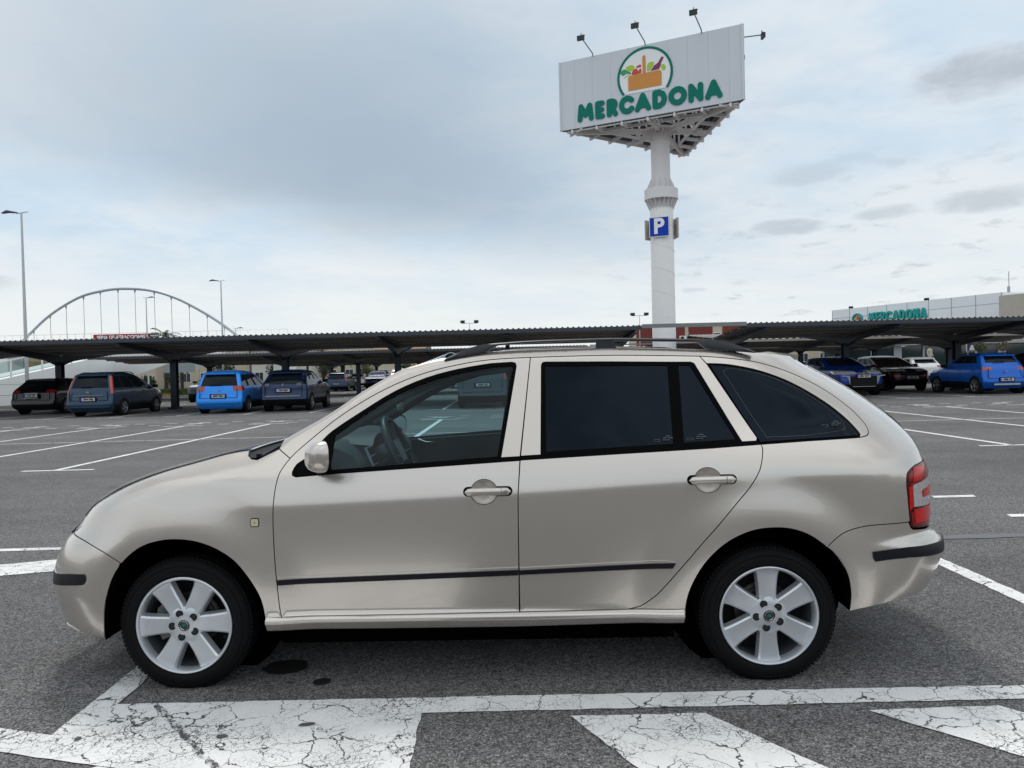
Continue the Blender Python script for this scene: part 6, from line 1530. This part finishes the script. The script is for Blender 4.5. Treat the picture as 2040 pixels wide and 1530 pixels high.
# ------------------------------------------------------------------ shrubs, palms
LEAF = [mat('leaf_dark', (.030, .050, .016), .7, var=.5, vscale=2), mat('leaf_olive', (.075, .085, .030), .7, var=.4, vscale=3), mat('leaf_tan', (.15, .12, .07), .8, var=.4, vscale=3)]
BARK = mat('bark', (.060, .045, .035), .9, var=.4, vscale=6, bump=1, bscale=20)
def clump(b, c, r, n, s):
    V = []; F = []
    for i in range(n):
        while True:
            p = Vector((random.uniform(-1, 1), random.uniform(-1, 1), random.uniform(-1, 1)))
            if p.length < 1: break
        p = Vector(c) + Vector((p.x * r[0], p.y * r[1], p.z * r[2])); a = Vector((random.gauss(0, 1), random.gauss(0, 1), random.gauss(0, 1))).normalized(); e_ = a.orthogonal().normalized(); f_ = a.cross(e_); q = s * random.uniform(.6, 1.4)
        k = len(V); V += [p - e_ * q, p + f_ * q * .5, p + e_ * q, p - f_ * q * .5]; F.append((k, k + 1, k + 2, k + 3))
    b.add(V, F)
def tree(name, x, y, h, r, label, m, n=900, trunk=.12, cat='tree', z0=0, s=.13, group=None):
    t = tag(empty(name, (x - .013 * y, y, z0)), label, cat, group)
    b = MB(); b.tube([(0, 0, 0), (.05, 0, h * .35), (0, .05, h * .7)], [trunk, trunk * .8, trunk * .4], 7)
    for k in range(5):
        a = k * 1.3; b.tube([(0.02, 0, h * .35), (r * .5 * math.cos(a), r * .5 * math.sin(a), h * .7)], [trunk * .45, trunk * .15], 5)
    b.build('trunk', BARK, t)
    b = MB()
    for k in range(9):
        a = random.uniform(0, 6.28); q = random.uniform(.1, .6) * r; rr_ = r * random.uniform(.35, .6); clump(b, (q * math.cos(a), q * math.sin(a), h * random.uniform(.45, .9)), (rr_, rr_, rr_ * .8), n // 9, s)
    b.build('crown', m, t, smooth=0); return t
for x, y, h, r, m_, lab in ((-35.6, 99, 3.6, 2.0, 0, 'dark green round tree right of the grey billboard'), (-43.2, 101, 2.3, 1.8, 1, 'low olive bush below the cream house'), (-46.5, 102, 1.8, 1.4, 0, 'small dark bush at the foot of the cream house'), (-30.5, 103, 3.2, 1.6, 1, 'olive tree behind the white direction board'),
                            (-25.0, 108, 3.4, 1.7, 0, 'dark tree between the far posts above the navy crossover'), (-20.0, 112, 3.3, 1.6, 1, 'olive tree left of the slate blue car far off'), (-13.0, 106, 3.0, 1.4, 0, 'dark tree behind the pale hatchback'), (35.5, 104, 2.6, 1.2, 0, 'dark shrub before the low cream building')): tree('tree', x, y, h, r, lab, LEAF[m_], 900)
def palm(x, y, h, label, fr=16, L=1.7, tr=.24):
    t = tag(empty('palm_tree', (x - .013 * y, y, 0)), label, 'palm tree', 'palm trees')
    b = MB(); b.tube([(0, 0, 0), (.03, 0, h * .5), (0, 0, h)], [tr * 1.2, tr, tr * 1.1], 9); b.build('trunk', BARK, t)
    b = MB(); V = []; F = []
    for k in range(fr):
        a = 2 * PI * k / fr + random.uniform(-.2, .2); el = random.uniform(-.1, 1.1); d_ = Vector((math.cos(a), math.sin(a), 0)); p = Vector((0, 0, h)); v_ = d_ * math.cos(el) + Vector((0, 0, math.sin(el)))
        for i in range(9):
            q = p + v_ * L / 9; v_ = (v_ - Vector((0, 0, .16))).normalized(); sdv = v_.cross(Vector((0, 0, 1))).normalized(); ww = .38 * math.sin(PI * (i + .8) / 10)
            for s_ in (-1, 1):
                kk = len(V); V += [p, q, q + sdv * s_ * ww - Vector((0, 0, .12)) + v_ * .2]; F.append((kk, kk + 1, kk + 2))
            p = q
    b.add(V, F); b.build('crown', LEAF[0], t, smooth=0)
palm(-46.3, 106, 7.3, 'palm tree whose crown just tops the canopy below the bridge arch', 26, 2.3)
palm(-41.9, 100.5, 2.9, 'dark palm trunk in front of the cream house with white windows'); palm(-22.6, 110, 3.4, 'slim palm between posts above the navy crossover', tr=.16); palm(-27.3, 108, 3.5, 'slim palm left of the navy crossover, right of the direction board', tr=.16)
palm(-31.6, 110, 3.3, 'slim palm in front of the white house', tr=.16)
def shrub(x, y, label, m):
    t = tag(empty('potted_shrub', (x, y, 0)), label, 'shrub', 'shrubs outside the supermarket')
    b = MB(); b.lathe([(0, 0), (.24, 0), (.28, 1.2), (.25, 1.22), (.22, 1.1), (0, 1.1)], 18); b.build('pot', mat('pot_grey', (.12, .12, .12), .7), t)
    b = MB(); b.tube([(0, 0, 1.1), (.02, 0, 2.0)], .03, 5); b.build('trunk', BARK, t)
    b = MB(); clump(b, (0, 0, 2.32), (.44, .44, .38), 700, .055); b.build('foliage', m, t, smooth=0)
shrub(34.8, 57, 'round olive potted shrub beside the white framed notice board', LEAF[1]); shrub(36.6, 57.2, 'round tan potted shrub right of the olive one', LEAF[2])
t = tag(empty('notice_board', (35.05, 58.5, 0)), 'white framed dark notice board left of the potted shrubs', 'notice board')
b = MB(); b.box((0, 0, 2.35), (.40, .04, .34)); b.build('frame', FRM, t, smooth=0)
b = MB(); b.box((0, -.05, 2.35), (.36, .02, .30)); b.build('panel', mat('board_navy', (.012, .02, .06), .5), t, smooth=0)
b = MB(); b.prism([(-.25, -.26), (.2, -.26), (.05, .12), (-.08, .14)], 0, .02, None, face((0, -.075, 2.35), (1, 0, 0), (0, -1, 0))); b.build('poster_shape', FRM, t, smooth=0)
b = MB()
for sx in (-.3, .3): b.box((sx, .0, 1.0), (.03, .03, 1.0))
b.build('stand', GFC, t, smooth=0)
t = tag(empty('trolley_shelter', (42, 76, 0)), 'dark glazed trolley shelter with grey posts behind the white crossover', 'shelter')
b = MB(); b.box((0, 0, 1.5), (9, .05, 1.35)); b.build('glazing', GLS, t, smooth=0)
for i in range(8): b = MB(); b.box((-9 + i * 2.57, -.12, 1.5), (.10 if i % 2 else .38, .08, 1.5)); b.build('post', GFC, t, smooth=0)
b = MB(); b.box((0, .5, 3.05), (9.4, 1.3, .10)); b.build('roof', GFC, t, smooth=0)
